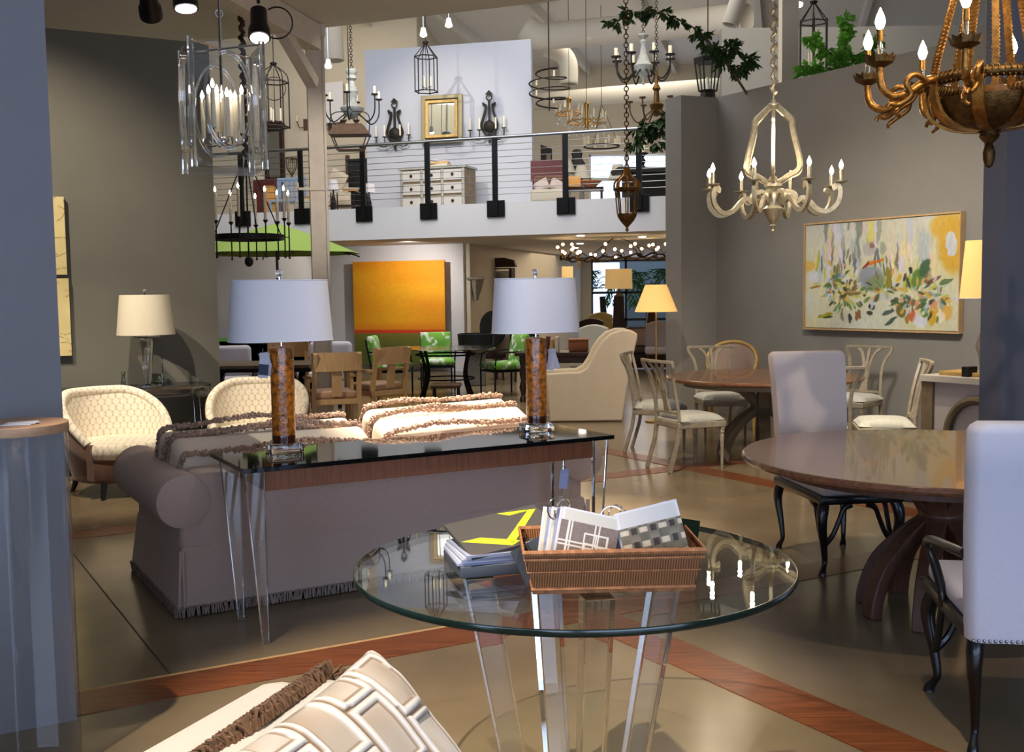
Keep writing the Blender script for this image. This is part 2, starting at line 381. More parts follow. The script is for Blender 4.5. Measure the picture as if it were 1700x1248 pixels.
def wave_mat(name, c1, c2, scale, vec=(1, 1, 0), rough=.6, bump=.6):
    ma = mat(name, c1, rough); nt = ma.node_tree; N = nt.nodes.new; L = nt.links.new; b = nt.nodes['Principled BSDF']
    tc = N('ShaderNodeTexCoord'); dp = N('ShaderNodeVectorMath'); dp.operation = 'DOT_PRODUCT'; dp.inputs[1].default_value = vec
    mu = N('ShaderNodeMath'); mu.operation = 'MULTIPLY'; mu.inputs[1].default_value = scale
    si = N('ShaderNodeMath'); si.operation = 'SINE'; rp = N('ShaderNodeValToRGB'); ma_ = N('ShaderNodeMath'); ma_.operation = 'MULTIPLY_ADD'; ma_.inputs[1].default_value = .5; ma_.inputs[2].default_value = .5
    L(tc.outputs['Object'], dp.inputs[0]); L(dp.outputs['Value'], mu.inputs[0]); L(mu.outputs[0], si.inputs[0]); L(si.outputs[0], ma_.inputs[0]); L(ma_.outputs[0], rp.inputs[0])
    rp.color_ramp.elements[0].color = lin(c2); rp.color_ramp.elements[1].color = lin(c1); L(rp.outputs[0], b.inputs['Base Color'])
    bp = N('ShaderNodeBump'); bp.inputs['Strength'].default_value = bump; bp.inputs['Distance'].default_value = .004
    L(ma_.outputs[0], bp.inputs['Height']); L(bp.outputs[0], b.inputs['Normal']); return ma
wave_mat('reed', (166, 112, 68), (98, 60, 34), 900, (1, .3, 0))
paint_mat('printed', .75); paint_mat('printed_canvas', .7); paint_mat('satin_print', .32, sheen=.3); paint_mat('woven_print', .95, sheen=.2)
# ------------------------------------------------------------------ round glass table in front
GT = (.176, 3.17)
t = thing('glass_dining_table', 'round clear glass table on tilted acrylic legs in the front', 'table', (GT[0], GT[1], 0))
R = .655
b = B(); b.lathe([(0, .721), (R-.003, .721), (R-.0015, .7225), (R-.0015, .7385), (R-.003, .74), (0, .74)], n=128); b.build('glass_top', 'glass_sheet', t, ang=15)
b = B(); b.lathe([(R-.004, .7216), (R-.0012, .7212), (R+.0002, .7235), (R+.0002, .7375), (R-.0012, .7402), (R-.004, .7402)], n=96); b.build('polished_edge', 'glass_edge', t)['label'] = 'dark green polished edge'
for dx, dy in ((-.275, -.06), (.05, -.29), (.30, .03), (-.08, .28)):
    b = B(); q = math.atan2(dy, dx); w = .042
    def ring(r, z, w):
        c = Vector((r*math.cos(q), r*math.sin(q), z)); e = Vector((math.cos(q), math.sin(q), 0)); f = Vector((-e.y, e.x, 0))
        return [c+e*w+f*w, c-e*w+f*w, c-e*w-f*w, c+e*w-f*w]
    b.loft([ring(.29, .719, w), ring(.165, .001, w*.8)]); b.build('leg', 'acrylic', t, False, .003)['label'] = 'clear acrylic leg'
# basket of fabric swatches
bk = thing('wicker_basket', 'brown reed tray basket holding fabric swatches on the glass table', 'basket', (.262, 2.96, .741), rotz=.03)
def tray(b, z0, z1, w0, d0, w1, d1):
    f = lambda w, d, z: [(-w, -d, z), (w, -d, z), (w, d, z), (-w, d, z)]
    b.loft([f(w0, d0, z0), f(w1, d1, z1)], cap=False); b.loft([f(w0-.012, d0-.012, z0+.008), f(w1-.012, d1-.012, z1)], cap=False)
    v = [b._v(p) for p in f(w0, d0, z0)]; b.bm.faces.new(v[::-1]); v = [b._v(p) for p in f(w0-.012, d0-.012, z0+.008)]; b.bm.faces.new(v)
    return b
tray(B(), 0, .118, .215, .125, .24, .15).build('reed_wall', 'reed', bk, False)
def rect(w, d, z): return [(-w, -d, z), (w, -d, z), (w, d, z), (-w, d, z)]
for z, k, r in ((.117, 1, .008), (.098, .93, .004), (.062, .62, .0022), (.012, .1, .006), (.004, 0, .005)):
    B().tube(rect(.215+.025*k+.002, .125+.025*k+.002, z), r, 6, closed=True).build('wrapped_band', 'wicker_rim', bk)
# ring-bound swatch bundles in the basket
def lattice(u, v):
    if v > .8: return (200, 196, 186) if .04 < u < .96 and v < .97 else (216, 214, 220)
    x, y = u*7.0, v*7.5
    base = mixc((112, 98, 94), (134, 120, 112), vn(u*60, v*60))
    lines = [abs(x-1.0) < .09, abs(x-1.4) < .09, abs(y-3.6) < .09, abs(y-3.2) < .09, abs(x-4.2) < .09 and y < 6, abs(x-4.7) < .09,
             max(abs(x-4.4), abs(y-3.5)) < 1.45 and max(abs(x-4.4), abs(y-3.5)) > 1.27, max(abs(x-3.9), abs(y-3.0)) < .8 and max(abs(x-3.9), abs(y-3.0)) > .64,
             max(abs(x-5.2), abs(y-4.2)) < .8 and max(abs(x-5.2), abs(y-4.2)) > .64]
    return (226, 218, 208) if any(lines) else base
def basketweave(u, v):
    if v > .76: return (202, 200, 198) if .04 < u < .96 and v < .97 else (216, 214, 220)
    x, y = u*6.5, v*9.5; i, j = int(x), int(y); fx, fy = x-i, y-j; k = (i+j*1) % 2
    if j % 2 == 0:
        if k == 0 and .06 < fx < .94 and .12 < fy < .88: return mixc((206, 192, 172), (180, 164, 142), abs(fx-.5)*1.2)
        return mixc((52, 44, 40), (70, 60, 54), fx) if k and .2 < fx < .8 else (112, 106, 92)
    return mixc((118, 112, 96), (92, 88, 76), hsh(int(x*3), j)) if k else mixc((136, 128, 110), (108, 102, 88), fy)
def swatch_bundle(label, loc, rot, w, h, colf, n, ringside):
    t = bpy.data.objects.new('swatch_bundle', None); COL.objects.link(t); t.location = loc; t.rotation_euler = rot
    tag(t, label, 'fabric swatches', 'ring-bound swatch bundles in the basket')
    o = canvas('swatch', w, h, 84, 84, colf, 'printed', t, .003); o.location = (0, 0, h/2); o['label'] = 'patterned front swatch'
    for k in range(n):
        a = -.05-.035*k
        c = B().box(-w/2, w/2, 0, .003, -h/2, h/2).build('swatch', ('paper', 'paper_blue', 'card_cream')[k % 3], t, False)
        c.location = (-.012*(k+1)*ringside*.5, .007*(k+1), h/2-.004*(k % 3)); c.rotation_euler = (0, a*.25*ringside, a*.5*ringside)
    for dx in (0, .016):
        r = B().torus((0, 0, 0), .033, .0024, 28, 6, 'y').build('binder_ring', 'chrome', t)
        r.location = (-(w/2+.012)+dx, .014+dx, h-.008); r.rotation_euler = (.2, 0, .35+dx*25)
    return t
swatch_bundle('ring-bound swatches with a brown lattice pattern, left in the basket', (.183, 2.885, .775), (math.radians(-16), math.radians(14), .1), .165, .175, lattice, 7, 1)
swatch_bundle('ring-bound swatches with a black and white basketweave front, right in the basket', (.405, 2.885, .775), (math.radians(-16), math.radians(-14), -.08), .175, .19, basketweave, 6, 1)
for k, (x, y, ry, ma, lb) in enumerate(((.075, 2.93, -.35, 'binder', 'dark swatch card slumped in the left corner of the basket'), (.105, 2.97, -.2, 'paper', 'white loose swatch card standing at the left of the basket'), (.30, 2.99, .12, 'paper_blue', 'pale blue swatch card standing between the two ring bundles'), (.325, 2.94, .06, 'paper', 'white swatch card leaning between the two ring bundles'))):
    o = B().box(-.05, .05, 0, .003, 0, .105).build('swatch_card', ma, None, False); o.location = (x, y, .757); o.rotation_euler = (math.radians(-15), ry, .5-.3*k)
    tag(o, lb, 'fabric swatch', 'loose swatch cards in the basket')
o = B().box(-.055, .055, -.005, .005, 0, .13).build('glass_sample', mat('green_glass', (34, 52, 40), .1, trans=.6), None, False); move(o, (.475, 3.075, .757), (-.12, .22, .35)); tag(o, 'dark green glass sample standing behind the basketweave swatches', 'glass sample')
# books and folder beside the basket
SX, SY, SR = -.04, 3.14, .28
o = B().rbox(.30, .23, .034, (0, 0, .017), .004).build('ring_binder', 'binder', None); move(o, (SX, SY, .7405), (0, 0, SR)); tag(o, 'thick slate-grey binder lying at the bottom of the stack on the glass table', 'binder')
for k in range(5):
    o = B().box(-.145, .145, -.112, .112, 0, .006).build('price_sheet', 'paper' if k % 2 else 'paper_blue', None, False); move(o, (SX-.008+.004*k, SY+.004*(k % 2), .775+k*.0064), (0, 0, SR-.04+.02*k)); tag(o, 'white stapled sheets piled between the binder and the charcoal folder', 'papers', 'white sheets in the stack')
f = thing('catalogue_folder', 'charcoal folder with a lime green square, on top of the paper stack', 'folder', (SX+.012, SY+.02, .832), rotz=SR+.1)
f.rotation_euler = (math.radians(11), math.radians(-7), SR+.1)
B().box(-.15, .15, -.12, .12, 0, .014).build('cover', 'folder', f, False, .002)
b = B()
for q in (((-.145, -.02), (-.02, -.112), (.012, -.094), (-.085, -.02)), ((-.02, -.112), (.14, .085), (.118, .092), (-.022, -.07)), ((.14, .085), (.02, .112), (.05, .08), (.118, .092))):
    b.prism(q, .0141, .0147)
b.build('square_emblem', 'lime', f, False)['label'] = 'lime green open square'
# ------------------------------------------------------------------ acrylic pedestal at the near left wall
t = thing('display_pedestal', 'clear acrylic cylinder pedestal with a wooden top at the left edge', 'pedestal', (-1.615, 3.45, 0))
b = B(); b.lathe([(.158, .002), (.16, .01), (.16, 1.118), (.0, 1.118)], n=96); b.build('acrylic_drum', 'acrylic_sheet', t, ang=50)
B().lathe([(0, 1.119), (.163, 1.119), (.165, 1.122), (.165, 1.148), (.163, 1.15), (0, 1.15)], n=48).build('wooden_top', 'pale_wood', t)
for k in range(3):
    o = B().box(-.045, .045, -.028, .028, 0, .0015).build('business_card', 'paper', None, False); move(o, (-1.58+.006*k, 3.40+.01*k, 1.1505+.0018*k), (0, 0, .2+.18*k)); tag(o, 'white card in the small pile on the wooden pedestal top', 'card', 'cards on the pedestal')
# ------------------------------------------------------------------ cream sofa with pillows at the bottom edge
t = thing('front_sofa', 'cream upholstered sofa cut off by the bottom edge of the photo', 'sofa', (-.715, 1.008, 0), rotz=math.radians(-23))
b = B(); b.rbox(.24, 1.72, .52, (-.105, .22, .55), .07, 4); b.build('backrest', 'white_sofa', t)
B().rbox(.86, .2, .30, (.33, .98, .44), .06, 4).build('armrest', 'white_sofa', t)
B().rbox(.84, 1.55, .16, (.36, .09, .39), .05, 4).build('seat_cushion', 'white_sofa', t)
B().rbox(1.02, 1.8, .26, (.27, .18, .19), .03).build('base', 'white_sofa', t)
for x in (-.16, .7):
    for y in (-.62, .98): B().cyl((x, y, 0), .025, 0, .07, 10).build('leg', 'dark_wood', t)
E1 = Vector((.635, -.24, -.735)).normalized(); E2 = Vector((-.477, -.875, -.08)); E2 = (E2-E1*E2.dot(E1)).normalized(); E3 = E1.cross(E2); E3 = -E3 if E3.z < 0 else E3
PT = at(610, 1087, 1.95)
def pillow_frame(c):
    m = Matrix((E1, -E2 if E1.cross(-E2).dot(E3) > 0 else E2, E3)).transposed().to_4x4(); m.translation = c; return m
def brick_lines(p):
    x, y = p.x/.5+.5, p.y/.5+.5
    r = y*5.2; j = int(r); fy = r-j; c = x*3.6+(j % 2)*.5; i = int(c); fx = c-i
    d = min(fx*.139, (1-fx)*.139, fy*.096, (1-fy)*.096)
    if d < .0035: return (150, 122, 92)
    if d < .016: return (246, 238, 226)
    if d < .0195: return (150, 122, 92)
    return mixc((196, 176, 152), (232, 220, 204), vn(x*9+3, y*9)*1.1)
b = B(); b.pad(.5, .5, .17, (0, 0, 0), .42, 110, .10)
for v in b.bm.verts:
    c = brick_lines(v.co); v.co.z += (.006 if c == (246, 238, 226) else 0)*(1 if v.co.z >= 0 else -1) + .010*(vn(v.co.x*13+v.co.y*6, v.co.y*15, 3)-.5) + .004*(vn(v.co.x*40, v.co.y*9, 7)-.5)
o = b.build('satin_pillow', 'satin_print', None, True, ang=80); painted(o, brick_lines)
PC = PT+(E1+E2)*.245; o.matrix_world = pillow_frame(PC); tag(o, 'shiny champagne satin pillow with stitched white bands, front', 'pillow')
o = thing('fringed_pillow', 'cream pillow with brown fringe tucked behind the satin pillow', 'pillow')
b = B(); b.pad(.46, .46, .13, (0, 0, 0), .45, 24, .08); b.build('cushion_body', 'white_sofa', o, ang=80)
b = B()
def fringe_path(b, pts, step, r, seed, droop=0, out=.0):
    rd = random.Random(seed); P = [Vector(p) for p in pts]
    for i in range(len(P)-1):
        L = (P[i+1]-P[i]).length; k = max(1, int(L/step))
        for j in range(k):
            p = P[i].lerp(P[i+1], (j+rd.random())/k)
            q = p+Vector((rd.uniform(-1, 1), rd.uniform(-1, 1), rd.uniform(-.6, 1)))*r*1.1
            b.sph(q+Vector((0, 0, -droop*rd.random())), r*rd.uniform(.55, 1.0), (1, 1, rd.uniform(.8, 1.3)), 6, 4)
rd = random.Random(31)
for ax, ay, bx, by, ox, oy in ((-.225, .23, -.225, -.23, -1, 0), (-.23, .225, .23, .225, 0, 1), (-.23, -.225, .23, -.225, 0, -1)):
    for i in range(340):
        f = (i+rd.random())/340; p_ = Vector((ax+(bx-ax)*f, ay+(by-ay)*f, rd.uniform(-.006, .006))); o_ = Vector((ox, oy, 0)); s_ = Vector((oy, ox, 0))*rd.uniform(-.014, .014)
        b.tube([p_, p_+o_*.014+s_*.4+Vector((0, 0, .008*rd.random())), p_+o_*.026+s_+Vector((0, 0, rd.uniform(-.008, .012))), p_+o_*.034+s_*1.3+Vector((0, 0, rd.uniform(-.016, .004)))], [.003, .0035, .0035, .002], 5)
b.build('fringe', 'fringe_taupe', o)
o.matrix_world = pillow_frame(PC-E3*.085-E1*.034)
# ------------------------------------------------------------------ sofa table (console) with two amber lamps
CA = math.radians(29.1); CT = Matrix.Translation((-1.173, 4.605, 0)) @ Matrix.Rotation(CA, 4, 'Z')
cw_ = lambda x, y, z=0: CT @ Vector((x, y, z))
t = thing('console_table', 'sofa table with black glass top, walnut apron and tapered acrylic legs', 'table', (-1.173, 4.605, 0), rotz=CA)
CLn, CWd = 1.95, .585
B().box(0, CLn, 0, CWd, .779, .80).build('glass_top', 'black_glass', t, False, .002)['label'] = 'black glass top'
b = B(); b.box(.13, CLn-.12, .05, .07, .685, .7785); b.box(.13, CLn-.12, CWd-.09, CWd-.07, .685, .7785); b.box(.11, .13, .05, CWd-.07, .685, .7785); b.box(CLn-.12, CLn-.10, .05, CWd-.07, .685, .7785); b.build('apron', 'walnut', t, False)
for sx in (0, 1):
    for y0, y1 in ((.03, .065), (.44, .475)):
        xa, xb, xc, xd = (.015, .105, .078, .105) if sx == 0 else (CLn-.105, CLn-.015, CLn-.105, CLn-.078)
        b = B(); b.loft([[(xa, y0, .778), (xb, y0, .778), (xb, y1, .778), (xa, y1, .778)], [(xc, y0+.003, .001), (xd, y0+.003, .001), (xd, y1-.003, .001), (xc, y1-.003, .001)]]); b.build('leg', 'acrylic', t, False, .002)['label'] = 'clear tapered acrylic leg'
def racetrack(L, d, n=10):
    o = []; r = d/2; s = L/2-r
    for i in range(n+1): a = -PI/2+PI*i/n; o.append((s+r*math.cos(a), r*math.sin(a)))
    for i in range(n+1): a = PI/2+PI*i/n; o.append((-s+r*math.cos(a), r*math.sin(a)))
    return o
def amber_lamp(label, loc):
    t = thing('table_lamp', label, 'lamp', loc, rotz=CA, group='pair of amber table lamps')
    B().rbox(.15, .13, .042, (0, 0, .0215), .004, 2).build('acrylic_base', 'acrylic', t)
    n = 40; prof = [(.0, .044), (.054, .044), (.056, .05)]+[(.056, .05+i*.0225) for i in range(1, 20)]+[(.056, .50), (.03, .508), (0, .508)]
    b = B(); b.lathe(prof, n=28); b.build('glass_column', 'amber_glass', t, ang=60)['label'] = 'mottled amber glass column'
    B().lathe([(.0572, .046), (.0572, .075), (.0565, .085)], n=28).build('column_foot', 'amber_dark', t)
    s0 = racetrack(.50, .30); s1 = racetrack(.46, .27); b = B()
    b.loft([[(x, y, .535) for x, y in s0], [(x, y, .82) for x, y in s1]], cap=False); b.loft([[(x*.99, y*.985, .536) for x, y in s0], [(x*.99, y*.985, .819) for x, y in s1]], cap=False)
    sh = b.build('shade', 'white_shade', t, ang=50)
    B().tube([(x, y, .535) for x, y in s0], .003, 6, closed=True).build('shade_trim', 'white_shade', sh); B().tube([(x, y, .82) for x, y in s1], .003, 6, closed=True).build('shade_trim', 'white_shade', sh)
    b = B(); b.rod((0, 0, .5), (0, 0, .835), .005); b.tube([(-.13, 0, .815), (.13, 0, .815)], .003, 6); b.build('rod', 'chrome', t)
    b = B(); b.sph((0, 0, .855), .018, u=12, v=8); b.cyl((0, 0, 0), .012, .832, .84, 12); b.build('finial', 'crystal', t)
    return t
L1p = cw_(.31, .40, .8005); L2p = cw_(1.70, .375, .8005)
amber_lamp('amber glass table lamp on the left end of the sofa table', L1p)
amber_lamp('amber glass table lamp on the right end of the sofa table', L2p)
def price_tag(label, top, w, h, ang, mas=('paper', 'tag_dark'), string=.05):
    t = thing('price_tag', label, 'price tag', top, rotz=ang)
    b = B(); b.tube([(0, 0, 0), (-.004, 0, -string*.5), (0, 0, -string)], .0008, 5); b.build('string', 'paper', t)
    b = B(); M = Matrix.Translation((0, 0, -string-h/2)); b.M = M @ Matrix.Rotation(.12, 4, 'Y'); b.box(-w/2, w/2, -.001, 0, -h/2, h/2); b.M = M @ Matrix.Rotation(.3, 4, 'X') @ Matrix.Rotation(-.2, 4, 'Y'); b.box(-w/2+.012, w/2+.012, .008, .009, -h/2, h/2); b.build('card', mas[0], t, False)
    if mas[1]:
        b = B(); b.M = Matrix.Translation((0, 0, -string-h/2)) @ Matrix.Rotation(.12, 4, 'Y'); b.box(-w/2, w/2, -.0016, -.0011, -h*.38, h*.05); b.build('printed_panel', mas[1], t, False)
price_tag('white and navy folded tag hanging beside the left amber lamp', L1p+Vector((-.075, -.05, .50)), .045, .12, .1, string=.02)
price_tag('white folded tag hanging behind the right amber lamp', L2p+Vector((.085, .05, .49)), .04, .115, -.3, ('paper', None), .05)
price_tag('blue folded tag hanging under the right end of the sofa table', cw_(1.71, .12, .684), .05, .10, .5, ('tag_blue', None), .06)
# ------------------------------------------------------------------ taupe sofa seen from behind
SA = math.radians(30); ST = Matrix.Translation((-1.63, 5.06, 0)) @ Matrix.Rotation(SA, 4, 'Z'); sw = lambda x, y, z=0: ST @ Vector((x, y, z))
t = thing('roll_arm_sofa', 'taupe roll-arm sofa with fringed skirt, seen from behind the sofa table', 'sofa', (-1.63, 5.06, 0), rotz=SA)
SL, SD = 2.42, 1.12
b = B(); b.rbox(SL-.2, .26, .44, (SL/2, .155, .475), .05, 4); b.build('backrest', 'taupe_fabric', t)
rr = lambda x0, x1, y0, y1, z: [(x0, y0, z), (x1, y0, z), (x1, y1, z), (x0, y1, z)]
b = B(); b.loft([rr(.0, SL, .0, SD, .045), rr(.04, SL-.04, .02, SD-.02, .34)]); b.build('skirt', 'taupe_fabric', t, False, .015)
for px_, w in ((.02, .03), (SL-.05, .03)):
    for k in range(2): B().obox((px_+k*.018, -.006, .19), (.014, .012, .28), (0, .06-.06*k, 0)).build('corner_pleat', 'taupe_fabric', t, True, .004)
b = B(); rd = random.Random(5)
per = [(0, 0), (SL, 0), (SL, SD), (0, SD), (0, 0)]
for i in (0, 1, 3):
    p, q = Vector(per[i]), Vector(per[i+1]); k = int((q-p).length/.009)
    for j in range(k):
        c = p.lerp(q, (j+.5)/k); b.obox((c.x+rd.uniform(-.004, .004), c.y+rd.uniform(-.005, .005), .03), (.007, .007, .052), (rd.uniform(-.2, .2), rd.uniform(-.2, .2), 0))
b.build('skirt_fringe', 'fringe_grey', t, False)
for s in (0, 1):
    x = .115 if s == 0 else SL-.115; o_ = 1 if s == 0 else -1
    b = B(); n = 20; rings = []
    for y, k in ((.0, .0), (.0, .72), (.012, .95), (.05, 1), (.3, .98), (.6, 1), (1.0, 1.08), (1.08, 1.05), (1.12, .8), (1.12, 0)):
        rings.append([(x-o_*.06+k*.135*math.cos(2*PI*j/n), y, .565+.01*(y > .9)+k*.135*math.sin(2*PI*j/n)) for j in range(n)])
    b.loft(rings); b.build('rolled_arm', 'taupe_fabric', t, ang=50)
    b = B(); b.rbox(.15, 1.05, .36, (x+o_*.0, .56, .42), .04, 3); b.build('arm_panel', 'taupe_fabric', t)
B().rbox(SL-.42, .86, .17, (SL/2, .70, .40), .05, 3).build('seat_cushion', 'taupe_fabric', t)
def back_cushion(label, x, y, w, z, tilt, d=.19, h=.44, seed=1, rz=0):
    o = thing('back_cushion', label, 'cushion', sw(x, y, z), rotz=SA+rz, group='fringed back cushions on the taupe sofa'); o.rotation_euler = (math.radians(tilt), 0, SA+rz)
    b = B(); b.rbox(w, d, h, (0, 0, h/2), .05, 5)
    for v in b.bm.verts:
        e = max(0, 1-(2*v.co.x/w)**2)
        v.co.z += (.022*e+.012*math.sin(v.co.x*9+seed))*(v.co.z/h); v.co.y *= 1+.12*e*math.sin(PI*min(1, max(0, v.co.z/h)))
    b.build('cushion_body', 'cream_satin', o, ang=80)
    b = B()
    for sy in (-1, 1):
        yy = sy*d*.47
        top = [(-w/2+.01, yy, 0), (-w/2+.005, yy, h*.5), (-w/2+.015, yy, h-.03)]+[(-w/2+.03+(w-.06)*k/16, yy, h+.006+.022*(1-(2*((k/16)-.5))**2)+.012*math.sin((-w/2+.03+(w-.06)*k/16)*9+seed)) for k in range(17)]+[(w/2-.015, yy, h-.03), (w/2-.005, yy, h*.5), (w/2-.01, yy, 0)]
        fringe_path(b, top, .0018, .0105, seed*10+sy)
    b.build('fringe', 'fringe_brown', o); return o
back_cushion('left near cream cushion with brown fringe against the sofa back', .62, .47, 1.06, .49, 24, .21, seed=1, h=.33)
back_cushion('left far cream cushion with brown fringe, behind the near one', .60, .70, 1.06, .49, 24, .13, .375, seed=2)
back_cushion('right near cream cushion with brown fringe, spotlit on the sofa', 1.69, .47, .96, .49, 22, .21, seed=3, h=.36)
back_cushion('right far cream cushion with brown fringe, behind the spotlit one', 1.70, .74, .96, .49, 24, .13, .41, seed=4, rz=.03)
# ------------------------------------------------------------------ seating group beyond the sofa
def dots(u, v):
    s = .066; best = 9
    for ox, oy in ((0, 0), (.5, .5)):
        dx = ((u/s+ox) % 1-.5)*s; dy = ((v/(s*1.5)+oy) % 1-.5)*s*1.5; best = min(best, dx*dx+dy*dy)
    return (230, 221, 202) if best < (.43*s)**2 else (192, 180, 158)
def club_chair(label, loc, face):
    t = thing('club_chair', label, 'armchair', loc, face, group='barrel club chairs with circle fabric')
    def top(a):      # rim height over the angle from the back (0) to the arm fronts (+-125 deg)
        k = abs(a)/math.radians(122); return .80-.36*max(0, (k-.25)/.75)**1.7
    R0, R1 = .43, .33; nA = 56; nZ = 16
    def rim(a, r): return Vector((r*math.sin(a)*1.0, -r*math.cos(a)*.95, 0))
    b = B(); A = lambda u: (u-.5)*2*math.radians(122)
    b.surf(lambda u, v: rim(A(u), R1+.05*v)+Vector((0, 0, .36+(top(A(u))-.37)*v)), 230, 80)
    o = b.build('inner_back', 'woven_print', t, ang=80)
    painted(o, lambda p: dots(math.atan2(p.x, -p.y)*.40, p.z))
    b = B()
    nA = 200; b.tube([rim(A(i/nA), .405)+Vector((0, 0, top(A(i/nA))-.012)) for i in range(nA+1)], [.024+.014*math.cos((i/nA-.5)*2) for i in range(nA+1)], 16); nA = 56; o = b.build('rim_roll', 'woven_print', t, ang=80); painted(o, lambda p: dots(math.atan2(p.x, -p.y)*.43, p.z*.8+math.hypot(p.x, p.y)*.8))
    b = B(); b.surf(lambda u, v: rim(A(u), .34+.085*min(1, v*1.6))+Vector((0, 0, .13+(top(A(u))-.15)*v)), nA, 10); b.build('outer_shell', 'brown_velvet', t, ang=80)
    for s in (-1, 1):
        b = B(); a = s*math.radians(122); b.loft([[rim(a, .34)+Vector((0, 0, .13)), rim(a, .43)+Vector((0, 0, .16)), rim(a, .43)+Vector((0, 0, .43)), rim(a, .33)+Vector((0, 0, .42))], [rim(a*1.03, .34)+Vector((0, 0, .13)), rim(a*1.03, .43)+Vector((0, 0, .16)), rim(a*1.03, .43)+Vector((0, 0, .43)), rim(a*1.03, .33)+Vector((0, 0, .42))]])
        b.build('arm_front', 'brown_velvet', t)
    b = B(); b.lathe([(0, .30), (.33, .30), (.36, .33), (.365, .37), (.362, .39), (.352, .41), (.34, .42)]+[(.34-.01*k, .42+.02*k/34) for k in range(1, 35)], (0, .04, 0), 150, 1, 1.02); o = b.build('seat_cushion', 'woven_print', t, ang=60); painted(o, lambda p: dots(p.x, p.y*1.2+p.z))
    b = B(); b.lathe([(0, .12), (.33, .12), (.35, .15), (.35, .30), (0, .30)], (0, .03, 0), 32); b.build('seat_base', 'brown_velvet', t, ang=50)
    for x, y in ((-.24, .24), (.24, .24), (-.22, -.24), (.22, -.24)):
        b = B(); b.tube([(x, y, .13), (x*1.15, y*1.15, 0)], [.028, .016], 8); b.build('leg', 'ebony', t)
    return t
club_chair('circle-patterned club chair on the left, beyond the sofa arm', (-3.17, 8.52, 0), (.74, -.67))
club_chair('circle-patterned club chair partly hidden behind the left amber lamp', (-2.21, 9.25, 0), (.12, -1))
t = thing('coffee_table', 'low glass coffee table between the sofa and the club chairs', 'table', sw(.98, 2.25, 0), rotz=SA)
B().box(-.6, .6, -.36, .36, .435, .45).build('glass_top', 'glass_sheet', t, False); b = B(); b.tube([(-.6, -.36, .4425), (.6, -.36, .4425), (.6, .36, .4425), (-.6, .36, .4425)], flat=(.012, .018), closed=True); b.build('rim', 'steel', t, False)
for x in (-.56, .56):
    for y in (-.32, .32): B().rod((x, y, 0), (x, y, .436), .014).build('leg', 'steel', t)
# acrylic console against the dark wall, with its lamp
WT = Matrix.Translation((-2.73, 10.0, 0)) @ Matrix.Rotation(GA, 4, 'Z'); wl_ = lambda x, y, z=0: WT @ Vector((x, y, z))
t = thing('acrylic_console', 'clear acrylic console with dark-edged glass top against the dark wall', 'table', wl_(-.18, -.22, 0), rotz=GA)
B().box(-1.25, 0, -.18, .18, .752, .77).build('glass_top', 'glass_sheet', t, False); b = B(); b.tube([(-1.25, -.18, .761), (0, -.18, .761), (0, .18, .761), (-1.25, .18, .761)], flat=(.004, .019), closed=True); b.build('polished_edge', 'glass_edge', t, False)
b = B(); b.box(-1.2, -.05, -.15, -.135, .67, .75); b.box(-1.2, -.05, .135, .15, .67, .75); b.build('apron', 'acrylic_sheet', t, False)
for x in (-1.2, -.05):
    for y in (-.13, .13):
        b = B(); b.loft([[(x-.05, y-.02, .75), (x+.05, y-.02, .75), (x+.05, y+.02, .75), (x-.05, y+.02, .75)], [(x-.015, y-.015, .001), (x+.015, y-.015, .001), (x+.015, y+.015, .001), (x-.015, y+.015, .001)]]); b.build('leg', 'acrylic', t, False)
lp = at(243, 560, 9.32); lp.z = .7705
t = thing('table_lamp', 'acrylic column lamp with cream drum shade on the acrylic console', 'lamp', lp, rotz=GA)
B().lathe([(0, 0), (.085, 0), (.085, .02), (.05, .03), (0, .03)], n=24).build('base', 'acrylic', t); B().lathe([(0, .03), (.022, .03), (.03, .08), (.062, .39), (.05, .41), (0, .41)], n=20).build('column', 'acrylic', t)
B().lathe([(0, .41), (.02, .41), (.12, .435), (.125, .445), (0, .445)], n=28).build('bobeche', 'acrylic', t)
b = B(); b.lathe([(.245, .455), (.21, .80), (.207, .80), (.242, .455)], n=40); b.build('shade', 'cream_shade', t, ang=50); b = B(); b.rod((0, 0, .44), (0, 0, .82), .005); b.build('rod', 'chrome', t); B().sph((0, 0, .835), .016).build('finial', 'crystal', t)
for k, (u, sc, lb) in enumerate(((202, 1.0, 'slim clear glass bud vase left of the acrylic lamp'), (256, .8, 'small round clear glass bowl beside the foot of the acrylic lamp'), (267, .9, 'clear glass tumbler at the right of the acrylic lamp foot'))):
    p = at(u, 560, 9.27 + .1*k); p.z = .7705
    o = B().lathe([[(0, 0), (.025, 0), (.02, .05), (.012, .11), (.018, .14), (.012, .13), (0, .02)], [(0, 0), (.03, 0), (.05, .04), (.04, .085), (.036, .085), (.044, .04), (0, .01)], [(0, 0), (.035, 0), (.04, .1), (.036, .1), (.03, .01), (0, .01)]][k], n=16).build(('bud_vase', 'glass_bowl', 'glass_tumbler')[k], 'clear_glass', None); o.location = p; tag(o, lb, 'glassware')
